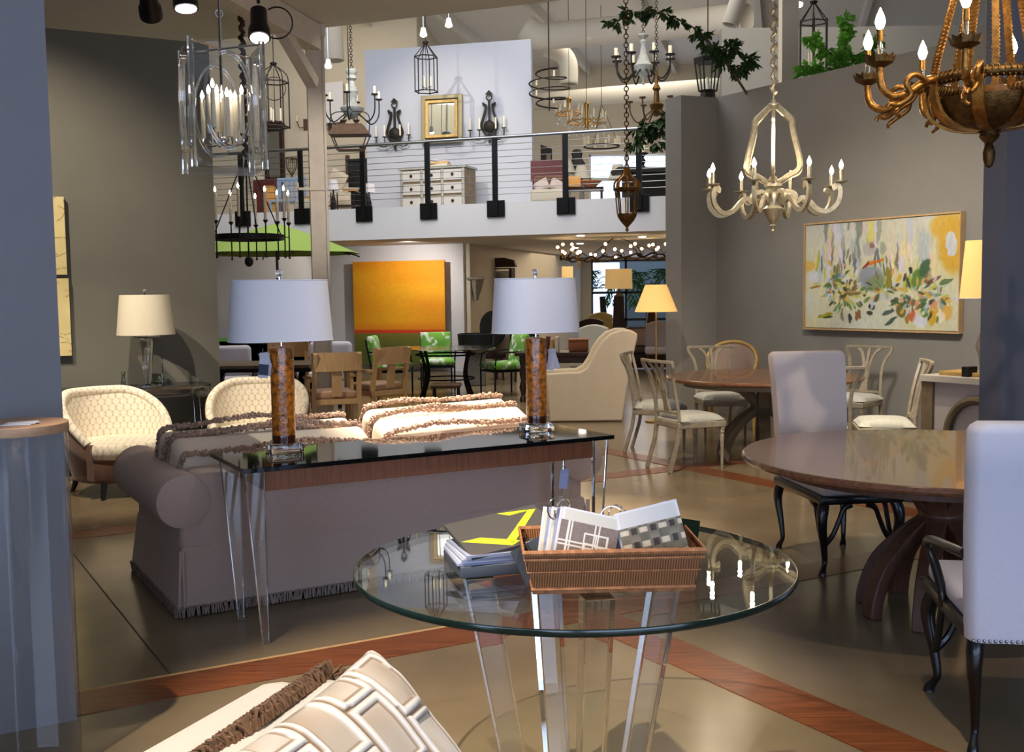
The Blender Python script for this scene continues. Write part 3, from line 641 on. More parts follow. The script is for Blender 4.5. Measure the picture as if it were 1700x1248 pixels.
# branch-print panels on the dark wall
def branches(seed):
    rd = random.Random(seed); segs = []
    for k in range(26):
        x, y = rd.random(), rd.random(); a = rd.uniform(-.5, .6)
        for j in range(4):
            x2, y2 = x+.07*math.cos(a), y+.09*math.sin(a); segs.append((x, y, x2, y2, .006*(1-.15*j))); x, y = x2, y2; a += rd.uniform(-.6, .6)
    def f(u, v):
        c = mixc((190, 174, 120), (204, 190, 138), vn(u*5, v*5, seed))
        for x0, y0, x1, y1, w in segs:
            dx, dy = x1-x0, y1-y0; t_ = max(0, min(1, ((u-x0)*dx+(v-y0)*dy)/(dx*dx+dy*dy)))
            if (u-x0-t_*dx)**2+(v-y0-t_*dy)**2 < w*w: return (142, 122, 74)
        return c
    return f
for i, (v0, v1, u1, sd, lb) in enumerate(((327, 456, 108, 3, 'beige canvas with bare branch lines on the dark wall, upper of the two'), (462, 590, 116, 8, 'beige canvas with bare branch lines on the dark wall, lower of the two'))):
    Yp = 9.36; za, zb = at(u1, v1, Yp).z, at(u1, v0, Yp).z
    rp = at(u1, (v0+v1)/2, Yp); loc = WT.inverted() @ Vector((rp.x, rp.y, 0)); c = wl_(loc.x-.36, -.055, (za+zb)/2)
    o = canvas('wall_panel', .72, zb-za, 80, 80, branches(sd), 'printed_canvas', None, .05); move(o, c, (0, 0, GA)); tag(o, lb, 'picture', 'branch panels on the dark wall')
# ------------------------------------------------------------------ round dining table on the right, with upholstered chairs
def cabriole(x, y, sx, sy, h, r=.024):
    """cabriole leg: knee bulges outwards, ankle tucks in, pad foot"""
    o = Vector((sx, sy, 0)).normalized()
    pts = [Vector((x, y, h)), Vector((x, y, h-.05))+o*.022, Vector((x, y, h*.72))+o*.028, Vector((x, y, h*.45))+o*.004, Vector((x, y, h*.2))-o*.014, Vector((x, y, .05))-o*.004, Vector((x, y, .018))+o*.016, Vector((x, y, 0))+o*.02]
    P = spline(pts, 4); n = len(P)
    prof = [1.25, 1.35, 1.15, .85, .66, .6, .85, .95]; rr = [r*prof[min(7, int(i/(n-1)*7))]*(1-((i/(n-1)*7) % 1))+r*prof[min(7, int(i/(n-1)*7)+1)]*((i/(n-1)*7) % 1) for i in range(n)]
    return B().tube(P, rr, 10)
def parsons(label, loc, face, fab, arms=False, w=.46, d=.60, wb=.42, hb=1.13, group=None, zb=.40):
    t = thing('dining_chair', label, 'chair', loc, face, group=group)
    b = B(); b.rbox(w+.02, d, .05, (0, .0, .415), .012, 2); b.build('seat_frame', 'ebony', t)
    b = B(); b.obox((0, d/2+.002, .432), (w+.03, .012, .012)); b.build('frame_moulding', 'ebony', t, True, .003)
    b = B(); b.rbox(w-.01, d-.02, .085, (0, .005, .472), .035, 4); b.build('seat_cushion', fab, t)
    y0 = -d/2
    b = B(); n = 6; rings = []
    for i in range(n+1):
        k = i/n; z = zb+(hb-zb)*k; ww = wb+.05*k; yy = y0-.01-.085*k*k
        c = .035
        rings.append([(x, yy+y, z) for x, y in ((-ww/2, 0), (-ww/2+c*.4, -.05), (-ww/2+c, -.06), (ww/2-c, -.06), (ww/2-c*.4, -.05), (ww/2, 0), (ww/2-.01, .05), (-ww/2+.01, .05))])
    for zz, sc in ((.018, .97), (.032, .90)):
        rings.append([(p[0]*sc, rings[n][0][1]+(p[1]-rings[n][0][1])*(.8 if zz > .02 else .95), hb+zz) for p in rings[n]])
    b.loft(rings); b.build('upholstered_back', fab, t, ang=50)
    b = B()
    for i in range(int(wb/.017)): b.sph((-wb/2+.012+i*.017, y0-.073, zb+.008), .006, u=6, v=4)
    b.build('nailhead_trim', 'steel', t)
    for sx in (-1, 1):
        cabriole(sx*(w/2-.03), d/2-.04, sx, 1, .40).build('leg', 'ebony', t)
        cabriole(sx*(w/2-.035), -d/2+.02, sx*.4, -1, .40, .021).build('leg', 'ebony', t)
        for ax, ay in ((-sx, 0), (0, -1)):        # scrolled knee brackets
            x, y = sx*(w/2-.03), d/2-.04
            b = B(); b.tube(spline([(x+ax*.005, y+ay*.005, .17), (x+ax*.05, y+ay*.05, .22), (x+ax*.085, y+ay*.085, .30), (x+ax*.11, y+ay*.11, .36), (x+ax*.15, y+ay*.15, .385)], 4), [.018, .017, .016, .015, .014, .014, .014, .014, .014, .014, .014, .014, .015, .017, .019, .021, .022][:17], 8); b.build('knee_bracket', 'ebony', t)
        if arms:
            b = B(); x = sx*(w/2+.015)
            b.tube(spline([(x, -d/2-.01, .68), (x+sx*.02, -d/2+.12, .672), (x+sx*.035, -d/2+.28, .655), (x+sx*.03, -d/2+.37, .62), (x+sx*.005, -d/2+.36, .55), (x-sx*.01, -d/2+.31, .46), (x-sx*.012, -d/2+.31, .41)], 5), .017, 10); b.build('arm', 'ebony', t)
    return t
NT = Vector((2.03, 5.02, 0))
def hourglass_table(label, c, R, top, ped, rot, n, foot=.40, t_=.045):
    t = thing('dining_table', label, 'table', c, rotz=rot)
    b = B(); b.lathe([(0, .722), (R-.03, .722), (R-.008, .728), (R, .74), (R-.004, .755), (R-.012, .76), (0, .76)], n=96); b.build('round_top', top, t, ang=14)
    b = B(); b.lathe([(R-.16, .72), (R-.16, .675), (R-.20, .675), (R-.20, .72)], n=64); b.build('apron', ped, t)
    for k in range(n):
        a = 2*PI*k/n; e = Vector((math.cos(a), math.sin(a), 0))
        P = spline([e*(foot+.0)+Vector((0, 0, .0)), e*(foot-.015)+Vector((0, 0, .10)), e*(foot*.80)+Vector((0, 0, .24)), e*(foot*.48)+Vector((0, 0, .37)), e*.07+Vector((0, 0, .48)), e*(foot*.5)+Vector((0, 0, .63)), e*(foot*.8)+Vector((0, 0, .72))], 5)
        b = B(); b.tube(P, flat=(t_*2.0, t_*1.3)); b.build('curved_leg', ped, t, True, .006, ang=60)
    B().sph((0, 0, .48), .085, (1, 1, .9), 14, 8).build('centre_boss', ped, t)
    return t
hourglass_table('large round dark wood dining table in the right foreground', NT, .93, 'table_wood', 'pedestal_wood', math.radians(12), 8, .36)
b = B()
for a in (20, 75, 130, 185): pass
parsons('beige upholstered dining chair behind the left side of the near round table', (1.83, 6.02, 0), (.13, -.99), 'beige_linen', False, .46, .68, .42, 1.14)
wc = Vector((1.476, 3.48, 0)); wf = Vector((.15, .99, 0)).normalized(); wr = Vector((wf.y, -wf.x, 0))
parsons('white upholstered armchair with black frame and nailheads, cut off at the right edge', wc+wr*.285+wf*.28, wf, 'white_linen', True, .54, .60, .56, 1.09)
# ------------------------------------------------------------------ far round table with painted chairs
FT = Vector((2.30, 9.78, 0))
hourglass_table('round brown dining table with curved pedestal, under the silver chandelier', FT, .885, 'far_table_wood', 'grey_wood', math.radians(20), 6, .42, .05)
def painted_chair(label, loc, face):
    t = thing('side_chair', label, 'chair', loc, face, group='painted side chairs with plume backs')
    w, d = .235, .23; pc = 'painted_chair'
    b = B(); b.loft([[(-w+.03, -d, z) for z in (.37,)]+[(w-.03, -d, .37), (w, d, .37), (-w, d, .37)], [(-w+.03, -d, .425), (w-.03, -d, .425), (w, d, .425), (-w, d, .425)]]); b.build('seat_frame', pc, t, True, .008)
    b = B(); b.pad(.45, .44, .12, (0, 0, .435), .4, 12, 0); b.build('seat_cushion', 'silver_seat', t, ang=80)
    for s in (-1, 1):
        b = B(); b.lathe([(.0, 0), (.011, 0), (.019, .29), (.02, .30), (.014, .31), (.022, .325), (.022, .335), (.017, .345), (.024, .35), (.024, .425), (0, .425)], (s*(w-.028), d-.028, 0), 12); b.build('leg', pc, t)
        b = B(); b.tube([(s*(w-.05), -d+.02, .42), (s*(w-.05), -d-.005, .25), (s*(w-.045), -d-.08, 0)], flat=(.034, .03)); b.build('leg', pc, t, True, .004)
        b = B(); b.tube(spline([(s*(w-.05), -d+.02, .40), (s*(w-.055), -d+.005, .55), (s*(w-.06), -d-.02, .70), (s*(w-.04), -d-.05, .82), (s*(w+.005), -d-.08, .90), (s*(w+.012), -d-.09, .945)], 5), flat=(.03, .026)); b.build('back_post', pc, t, True, .004)
    b = B(); P = [(x*(w+.02), -d-.092-.025*(1-x*x), .945) for x in [k/8-1 for k in range(17)]]; b.tube(P, flat=(.03, .026)); b.build('top_rail', pc, t, True, .004)
    b = B(); b.tube([(-w+.06, -d+.012, .50), (w-.06, -d+.012, .50)], flat=(.026, .022)); b.build('lower_rail', pc, t)
    b = B(); b.loft([[(-.05, -d+.01, .49), (.05, -d+.01, .49), (.05, -d+.03, .49), (-.05, -d+.03, .49)], [(-.03, -d-.012, .58), (.03, -d-.012, .58), (.03, -d+.004, .58), (-.03, -d+.004, .58)], [(-.045, -d-.035, .70), (.045, -d-.035, .70), (.045, -d-.02, .70), (-.045, -d-.02, .70)]])
    b.build('splat_base', pc, t)
    for s in (-1, 0, 1):
        b = B(); b.tube(spline([(s*.025, -d-.028, .69), (s*.035, -d-.05, .78), (s*.07, -d-.085, .88), (s*.125, -d-.108, .935)], 5), flat=(.03, .016)); b.build('splat_plume', pc, t)
    return t
tgt = lambda p: (FT.x-p[0], FT.y-p[1])
pcs = [('painted side chair seen from behind, nearest on the left of the far round table', (1.54, 9.30), (.92, .39)),
       ('painted side chair at the left of the far table, behind the nearest one', (1.42, 10.28), (.94, -.30)),
       ('painted side chair facing out from behind the far table, before the gilt armchair', (2.14, 11.02), (.1, -1)),
       ('painted side chair on the far right side of the far table, below the flower painting', (3.42, 10.72), (-.80, -.75)),
       ('painted side chair in profile beside the cream console on the right', (3.04, 8.72), (-.98, .20)),
       ('painted side chair mostly hidden behind the beige upholstered chair', (2.42, 8.42), (.02, 1))]
ch0 = painted_chair(pcs[0][0], (*pcs[0][1], 0), pcs[0][2])
for lb, p, f in pcs[1:]: dup(ch0, (*p, 0), face=f, label=lb)
# gilt armchair behind the far table
t = thing('gilt_armchair', 'gilt armchair with rounded back frame behind the far round table', 'armchair', (2.44, 11.85, 0), (-.25, -1))
fr = [Vector((.27*math.sin(a), -.24*math.cos(a)-.03, .62+.34*max(0, math.cos(a*.72)))) for a in [math.radians(x) for x in range(-118, 119, 8)]]
b = B(); b.tube(fr, .022, 10); b.build('back_rail', 'gilt_wood', t)
b = B(); b.surf(lambda u, v: Vector((.25*math.sin((u-.5)*3.5), -.225*math.cos((u-.5)*3.5)-.03, .44+v*(.16+.34*max(0, math.cos((u-.5)*3.5*.72))))), 24, 6); b.build('upholstered_back', 'grey_wood' if False else 'taupe_fabric', t)
b = B(); b.pad(.54, .52, .16, (0, 0, .43), .4, 12); b.build('seat_cushion', 'brown_velvet', t, ang=80)
B().rbox(.54, .52, .07, (0, 0, .36), .02).build('seat_frame', 'gilt_wood', t)
for x in (-.24, .24):
    for y in (-.22, .22): B().lathe([(0, 0), (.013, 0), (.024, .30), (.028, .37), (0, .37)], (x, y, 0), 12).build('leg', 'gilt_wood', t)
# ------------------------------------------------------------------ chandeliers of the dining groups
def flame(b, p, r=.012, h=.05): b.lathe([(0, 0), (r*.6, h*.08), (r, h*.35), (r*.75, h*.6), (r*.3, h*.85), (0, h)], p, 10); return b
def chain(b, p0, p1, link=.035, r=.003, w=.4):
    d = Vector(p1)-Vector(p0); k = max(2, int(d.length/(link*.78))); e = d.normalized()
    s1 = e.cross(Vector((1, 0, 0))).normalized(); s2 = e.cross(s1)
    for i in range(k):
        c = Vector(p0)+d*((i+.5)/k); s = s1 if i % 2 else s2
        b.tube([c+e*link*.5*math.cos(a)+s*link*w*math.sin(a) for a in [2*PI*j/8 for j in range(8)]], r, 4, closed=True)
    return b
def candle(t, p, hc, rc, ma='candle', bm='bulb', fr=.012, fh=.05, parent=None):
    c = B().lathe([(0, 0), (rc, 0), (rc, hc), (rc*.5, hc+.003), (0, hc+.003)], p, 12).build('candle', ma, parent or t)
    flame(B(), (p[0], p[1], p[2]+hc+.002), fr, fh).build('bulb', bm, c); return c
sc = Vector((2.385, 9.8, 0))
t = thing('chandelier', 'silver-leaf wooden chandelier with eight lit candles over the far table', 'chandelier', sc)
B().lathe([(0, 2.05), (.012, 2.06), (.018, 2.075), (.01, 2.09), (.024, 2.105), (.03, 2.12), (.016, 2.135), (.04, 2.16), (.075, 2.22), (.10, 2.27), (.075, 2.285), (.06, 2.30), (.075, 2.36), (.07, 2.40), (.05, 2.42), (.058, 2.45), (.08, 2.47), (.08, 2.50), (.05, 2.51), (.03, 2.56), (0, 2.57)], n=20).build('turned_body', 'silver_leaf', t)
for k in range(8):
    a = math.radians(16+45*k); e = Vector((math.cos(a), math.sin(a), 0)); z = lambda r, h: e*r+Vector((0, 0, h))
    pts = [z(.05, 2.34), z(.11, 2.42), z(.19, 2.40), z(.22, 2.33), z(.27, 2.36), z(.33, 2.32), z(.40, 2.25), z(.50, 2.23), z(.58, 2.30), z(.60, 2.40), z(.575, 2.455), z(.545, 2.44), z(.555, 2.41)]
    ar = B(); ar.tube(spline(pts, 4), flat=(.032, .04)); ar = ar.build('arm', 'silver_leaf', t, ang=60)
    B().lathe([(0, 2.462), (.03, 2.465), (.062, 2.478), (.064, 2.486), (.02, 2.484), (0, 2.484)], z(.60, 0), 16).build('drip_cup', 'silver_leaf', ar)
    candle(t, z(.60, 2.485), .10, .017, 'silver_leaf', 'bulb', .021, .085)
for k in range(6):
    a = math.radians(16+60*k); e = Vector((math.cos(a), math.sin(a), 0)); z = lambda r, h: e*r+Vector((0, 0, h))
    b = B(); b.tube(spline([z(.05, 2.50), z(.16, 2.56), z(.25, 2.60), z(.265, 2.68), z(.215, 2.88), z(.19, 2.98), z(.19, 3.03), z(.165, 3.07), z(.13, 3.10), z(.05, 3.17), z(.02, 3.18)], 4), flat=(.03, .042)); b.build('cage_rib', 'silver_leaf', t, ang=60)
B().lathe([(0, 3.16), (.04, 3.165), (.062, 3.185), (.062, 3.20), (.03, 3.215), (.015, 3.25), (0, 3.25)], n=20).build('top_cap', 'silver_leaf', t)
b = B(); rd = random.Random(3)
b.rod((0, 0, 3.24), (0, 0, 4.85), .008)
b.tube([(.022*math.cos(i*1.5)*(.7+.5*rd.random()), .022*math.sin(i*1.5), 3.30+i*.026) for i in range(58)], [.012+.012*rd.random() for i in range(58)], 6); b.build('chain_sleeve', 'silver_leaf', t)
gc = Vector((2.21, 5.0, 0))
t = thing('chandelier', 'ornate gilt bronze chandelier with lit candles in the upper right corner', 'chandelier', gc)
B().lathe([(0, 2.09), (.016, 2.10), (.026, 2.13), (.028, 2.16), (.018, 2.195), (.012, 2.20), (.03, 2.215), (.045, 2.235), (.04, 2.26), (.05, 2.27), (.03, 2.28), (0, 2.285)], n=18).build('pine_cone_finial', 'gold_dark', t)
B().lathe([(0, 2.265), (.14, 2.27), (.205, 2.30), (.245, 2.36), (.255, 2.40), (.245, 2.40), (.235, 2.36), (.195, 2.315), (.13, 2.29), (0, 2.285)], n=32).build('lower_bowl', 'gold_dark', t)
B().lathe([(0, 2.33), (.07, 2.335), (.15, 2.37), (.16, 2.40), (.10, 2.42), (.06, 2.46), (0, 2.47)], n=24).build('inner_bowl', 'gold_leaf', t)
b = B(); b.torus((0, 0, 2.485), .265, .024, 64, 10)
for j_ in range(72):
    a = 2*PI*j_/72; e = Vector((math.cos(a), math.sin(a), 0)); f2 = Vector((-e.y, e.x, 0)); q = e*.265+Vector((0, 0, 2.485))
    b.tube([q+e*.027*math.cos(w)+Vector((0, 0, .027*math.sin(w)))+f2*.012*(w/PI-1) for w in [2*PI*k/8 for k in range(8)]], .004, 4)
b.build('ring', 'gold_dark', t)
for k in range(8):
    a = math.radians(11+45*k); e = Vector((math.cos(a), math.sin(a), 0)); z = lambda r, h: e*r+Vector((0, 0, h))
    b = B(); b.tube(spline([z(.275, 2.50), z(.285, 2.42), z(.25, 2.33), z(.17, 2.28), z(.05, 2.265)], 5), [.026, .028, .03, .03, .03, .03, .03, .03, .03, .028, .026, .026, .024, .024, .024, .022, .022, .02, .018, .016, .014], 8, flat=(.05, .016)); b.build('bowl_strap', 'gold_leaf', t, ang=60)
    a = math.radians(-79+45*k); e = Vector((math.cos(a), math.sin(a), 0)); f = Vector((-e.y, e.x, 0))
    ar = B(); ar.tube(spline([z(.27, 2.49), z(.33, 2.475), z(.40, 2.43), z(.48, 2.405), z(.54, 2.44), z(.555, 2.50), z(.555, 2.53)], 5), [.02]*16+[.018]*8+[.016]*7, 8)
    ar.tube(spline([z(.33, 2.47)+f*.02, z(.40, 2.50)+f*.03, z(.44, 2.46)+f*.025, z(.41, 2.41)+f*.02, z(.46, 2.37), z(.50, 2.375), z(.515, 2.355)], 4), [.013]*20+[.009]*5, 7)
    ar.tube(spline([z(.36, 2.45)-f*.01, z(.37, 2.40)-f*.03, z(.43, 2.36)-f*.03, z(.46, 2.335)-f*.02, z(.455, 2.32)], 4), [.011]*12+[.008]*5, 7)
    ar = ar.build('scroll_arm', 'gold_leaf', t, ang=60)
    c = B(); n = 20
    c.loft([[z(.555, 2.53)+Vector((.02*math.cos(2*PI*j/n), .02*math.sin(2*PI*j/n), 0)) for j in range(n)], [z(.555, 2.55)+Vector((.058*math.cos(2*PI*j/n), .058*math.sin(2*PI*j/n), 0)) for j in range(n)], [z(.555, 2.575)+Vector(((.06+.012*(j % 2))*math.cos(2*PI*j/n), (.06+.012*(j % 2))*math.sin(2*PI*j/n), .012*(j % 2))) for j in range(n)], [z(.555, 2.56)+Vector((.045*math.cos(2*PI*j/n), .045*math.sin(2*PI*j/n), 0)) for j in range(n)]], cap=True); c.build('leaf_cup', 'gold_dark', ar)
    cd = B().lathe([(0, 0), (.012, 0), (.012, .075), (0, .08)], z(.555, 2.57), 10).build('candle', 'acrylic', t); cd['label'] = 'clear glass candle sleeve'
    B().lathe([(0, 0), (.014, 0), (.014, .05), (0, .05)], z(.555, 2.645), 10).build('socket', 'gold_leaf', cd); flame(B(), z(.555, 2.695), .024, .10).build('bulb', 'bulb', cd)
for k in range(6):
    a = math.radians(-15+60*k); e = Vector((math.cos(a), math.sin(a), 0))
    for s in (0, 1) if k % 2 else (0,):
        a2 = a+s*.28; e = Vector((math.cos(a2), math.sin(a2), 0))
        sp = [e*.255+Vector((0, 0, 2.50)), e*.235+Vector((0, 0, 2.60)), e*.17+Vector((0, 0, 2.85)), e*.12+Vector((0, 0, 3.08))]
        b = B(); b.tube(sp, flat=(.030, .010)); f2 = Vector((-e.y, e.x, 0))
        for i_ in range(3):
            for j_ in range(14):
                q = sp[i_].lerp(sp[i_+1], j_/14)
                if i_ or j_ % 2: b.tube([q-f2*.018, q+e*.008, q+f2*.018+Vector((0, 0, .012))], .0055, 5)
        b.build('hanging_strap', 'gold_leaf', t, ang=60)
B().lathe([(0, 3.05), (.12, 3.06), (.14, 3.10), (.06, 3.14), (0, 3.16)], n=20).build('crown', 'gold_leaf', t); chain(B(), (0, 0, 3.15), (0, 0, 4.85), .06, .006).build('chain', 'gold_dark', t)
# ------------------------------------------------------------------ flower painting, console and lamp on the right wall
rd = random.Random(21); strokes = []; BULBS = []
def S_(x, y, rx, ry, a, c, s=.35): strokes.append((x, y, rx, ry, math.cos(a), math.sin(a), c, s))
pal_top = [(190, 196, 206), (206, 200, 214), (176, 186, 186), (222, 206, 150), (196, 190, 170), (214, 190, 186)]
for k in range(60): S_(rd.uniform(.05, .86), rd.uniform(.5, .98), rd.uniform(.008, .03), rd.uniform(.06, .2), rd.uniform(-.15, .15), rd.choice(pal_top+[(150, 156, 140), (128, 136, 128), (212, 206, 120)]), .5)
for k in range(46): S_(rd.uniform(.08, .82), rd.uniform(.38, .72), rd.uniform(.004, .011), rd.uniform(.05, .13), rd.uniform(-.25, .25), rd.choice([(96, 104, 88), (120, 128, 96), (170, 180, 60), (90, 110, 130), (130, 110, 96), (222, 212, 190)]), .4)
S_(.965, .75, .10, .30, 0, (206, 160, 46), .5); S_(.90, .9, .08, .12, 0, (208, 168, 64), .6); S_(.955, .75, .035, .11, .1, (196, 204, 216), .2); S_(.03, .6, .05, .06, 0, (212, 176, 84), .6)
S_(.46, .47, .10, .13, 0, (132, 142, 156), .5); S_(.50, .42, .07, .10, .2, (126, 140, 96), .6); S_(.58, .45, .02, .13, .1, (128, 120, 30), .3); S_(.50, .62, .055, .018, .2, (206, 108, 30), .25); S_(.43, .59, .035, .014, .7, (130, 40, 32), .3)
S_(.50, .28, .05, .03, .5, (214, 130, 96), .4); S_(.47, .21, .026, .03, 0, (34, 32, 32), .2); S_(.455, .145, .022, .026, 0, (44, 50, 44), .25); S_(.31, .37, .018, .035, -.1, (168, 40, 48), .3); S_(.20, .43, .08, .03, .3, (74, 112, 56), .5); S_(.18, .33, .07, .02, .3, (180, 160, 40), .4)
S_(.24, .50, .06, .025, .2, (92, 116, 168), .5); S_(.15, .12, .055, .025, .2, (152, 146, 30), .3); S_(.17, .10, .04, .012, .1, (54, 70, 30), .3); S_(.06, .5, .05, .06, 0, (198, 206, 218), .6); S_(.07, .4, .05, .015, .1, (196, 130, 54), .4); S_(.19, .24, .022, .013, .9, (78, 58, 46), .25)
for x, y, c in ((.27, .11, (134, 130, 110)), (.325, .09, (52, 54, 50)), (.37, .12, (140, 84, 50)), (.39, .14, (120, 88, 60)), (.29, .25, (86, 110, 70))): S_(x, y, .013, .05, .1, c, .3)
S_(.70, .40, .035, .09, -.1, (168, 186, 70), .35); S_(.76, .46, .04, .10, -.4, (84, 124, 56), .45); S_(.80, .55, .03, .10, -.5, (64, 96, 66), .4); S_(.72, .53, .012, .03, .4, (30, 36, 40), .2); S_(.68, .47, .008, .04, -.3, (36, 48, 60), .2)
S_(.66, .18, .03, .08, .2, (96, 92, 40), .4); S_(.70, .26, .03, .07, 0, (70, 76, 72), .45); S_(.73, .13, .025, .07, .2, (196, 92, 64), .35); S_(.70, .10, .016, .06, .1, (150, 120, 40), .4); S_(.60, .08, .05, .02, .6, (58, 80, 66), .35); S_(.58, .16, .05, .018, .3, (70, 84, 78), .35)
S_(.80, .22, .025, .11, .35, (74, 118, 44), .35); S_(.86, .14, .03, .10, -.2, (206, 160, 30), .35); S_(.93, .2, .04, .12, .1, (214, 168, 76), .5); S_(.90, .12, .03, .06, .2, (232, 222, 196), .4); S_(.78, .08, .05, .07, 0, (206, 212, 224), .5); S_(.86, .44, .05, .02, .4, (120, 64, 46), .35); S_(.93, .43, .05, .02, .35, (84, 110, 70), .35); S_(.9, .38, .05, .015, .35, (182, 194, 170), .4)
S_(.45, .74, .05, .07, 0, (176, 172, 170), .5); S_(.47, .77, .02, .03, 0, (140, 104, 84), .5); S_(.55, .30, .06, .05, 0, (186, 190, 182), .6)
for cx_, cy_, n_ in ((.30, .33, 60), (.74, .30, 70), (.20, .45, 36), (.55, .35, 30), (.88, .28, 30)):
    for k in range(n_):
        a = rd.uniform(0, 2*PI); r = rd.uniform(.03, .17); x, y = cx_+r*math.cos(a)*.8, cy_+r*math.sin(a)*1.1
        S_(x, y, rd.uniform(.006, .014), rd.uniform(.02, .06), a-PI/2, rd.choice([(96, 128, 62), (66, 92, 54), (188, 186, 92), (206, 166, 60), (216, 214, 190), (150, 168, 170), (190, 200, 214), (122, 100, 60), (60, 66, 58), (214, 150, 110)]), .6)
def flowers(u, v):
    c = mixc(mixc((206, 200, 150), (198, 204, 196), vn(u*5, v*4, 1)), (214, 206, 150), .5*vn(u*3+9, v*3, 2))
    if v > .55: c = mixc(c, (196, 200, 208), (v-.55)*1.2*(1 if u < .85 else .2))
    w1, w2 = .012*(vn(u*30, v*30, 5)-.5), .02*(vn(u*22, v*22, 6)-.5)
    for x, y, rx, ry, ca, sa, col, s in strokes:
        dx, dy = u+w1-x, (v+w2-y); a_, b_ = (dx*ca+dy*sa*.6)/rx, (-dx*sa*1.6+dy*ca)/ry; d = a_*a_+b_*b_
        if d < 1: c = mixc(c, col, min(1, (1-d)/s*1.0)*.9)
    k = .08*(vn(u*140, v*26, 8)-.5); return tuple(max(0, min(255, q*(1+k))) for q in c)
RT = Matrix.Translation((RW0.x, RW0.y, 0)) @ Matrix.Rotation(math.atan2(RWD.y, RWD.x), 4, 'Z')     # local x along the right wall towards the camera, local -y into the room
def on_rwall(u, v):      # photo ray meets the wall face
    d = _ray(u, v); n = Vector((-RWD.y, RWD.x)); k = (RW0.x*n.x+RW0.y*n.y)/(d.x*n.x+d.y*n.y); p = Vector((0, 0, EYE))+d*k
    return (Vector((p.x, p.y))-RW0).dot(RWD), p.z
xa, za = on_rwall(1342, 545); xb, zb = on_rwall(1603, 352); zb2 = on_rwall(1342, 373)[1]; za2 = on_rwall(1600, 552)[1]
pw, ph = xb-xa, (zb+zb2)/2-(za+za2)/2; pcx, pcz = (xa+xb)/2, ((zb+zb2)+(za+za2))/4
t = thing('flower_painting', 'abstract flower painting in a thin pale wood frame on the right grey wall', 'painting', RT @ Vector((pcx, -.005, pcz)), rotz=math.atan2(RWD.y, RWD.x))
o = canvas('canvas', pw-.03, ph-.03, 260, 170, flowers, 'printed_canvas', t, .03); o.location = (0, -.062, 0)
b = B(); b.tube([(-pw/2, -.04, -ph/2), (pw/2, -.04, -ph/2), (pw/2, -.04, ph/2), (-pw/2, -.04, ph/2)], flat=(.07, .02), closed=True); b.build('frame', 'light_wood', t, False)
cx0, cx1 = 2.15, 3.9
t = thing('console_table', 'cream console with a grey ring motif front, below the flower painting', 'table', (3.31, 8.30, 0), rotz=math.atan2(RWD.y, RWD.x))
B().box(0, .95, -.22, .22, .83, .88).build('stone_top', mat('console_top', (196, 190, 178), .4), t, False, .004)
B().box(.05, .92, -.17, -.15, .12, .83).build('front_panel', mat('console_panel', (190, 182, 180), .7), t, False)
for x in (.0, .84): B().box(x, x+.1, -.2, -.12, 0, .83).build('leg', 'grey_wood', t, False, .004)
for x in (.47,):
    b = B(); b.torus((0, 0, 0), .24, .035, 40, 8, 'y', 1.15); o = b.build('ring_motif', 'grey_wood', t); o.location = (x, -.185, .44)
B().box(.05, .92, .18, .2, .12, .83).build('back_panel', 'grey_wood', t, False)
lp = Vector((3.31, 8.30, .8805))+Vector((RWD.x, RWD.y, 0))*.41
t = thing('table_lamp', 'lit lamp with amber glowing shade on the cream console, half behind the wall', 'lamp', lp)
B().lathe([(0, 0), (.08, 0), (.085, .02), (.04, .05), (.05, .14), (.075, .22), (.05, .32), (.015, .37), (.012, .60), (0, .60)], n=20).build('base', 'stone', t)
b = B(); b.lathe([(.192, .578), (.157, 1.003), (.155, 1.003), (.189, .578)], n=40); sh = b.build('shade', 'lit_shade', t, ang=50); B().torus((0, 0, .579), .191, .004, 40, 6).build('shade_rim', 'white_shade', sh)
B().sph((0, 0, .72), .035).build('bulb', 'bulb_warm', t)
o = B().box(-.05, .05, -.03, .03, 0, .075).build('black_box', 'black_paint', None, False, .003); move(o, lp+Vector((-.13, -.02, 0)), (0, 0, .5)); tag(o, 'small black box on the cream console by the dark wall edge', 'box')
o = B().rbox(.40, .26, .03, (0, 0, .015), .006).build('tray', 'gilt_wood', None); move(o, Vector((3.31, 8.30, .8805))+Vector((RWD.x, RWD.y, 0))*.3, (0, 0, math.atan2(RWD.y, RWD.x))); tag(o, 'flat yellow slab lying on the cream console top', 'tray')  # thin rounded yellow slab on the console top
for k, (dx, dy, h, ma) in enumerate(((.22, -.56, .40, 'brown_velvet'), (.66, -.52, .34, 'dark_wood'))):
    p = Vector((3.31, 8.30, 0))+Vector((RWD.x, RWD.y, 0))*dx+Vector((-RWD.y, RWD.x, 0))*(dy)*1.0
    o = B().rbox(.34, .34, h, (0, 0, h/2+.001), .05, 4).build('ottoman', ma, None); move(o, p, (0, 0, .3+.4*k)); tag(o, ('brown velvet cube ottoman in front of the cream console', 'darker low ottoman in front of the cream console')[k], 'ottoman')
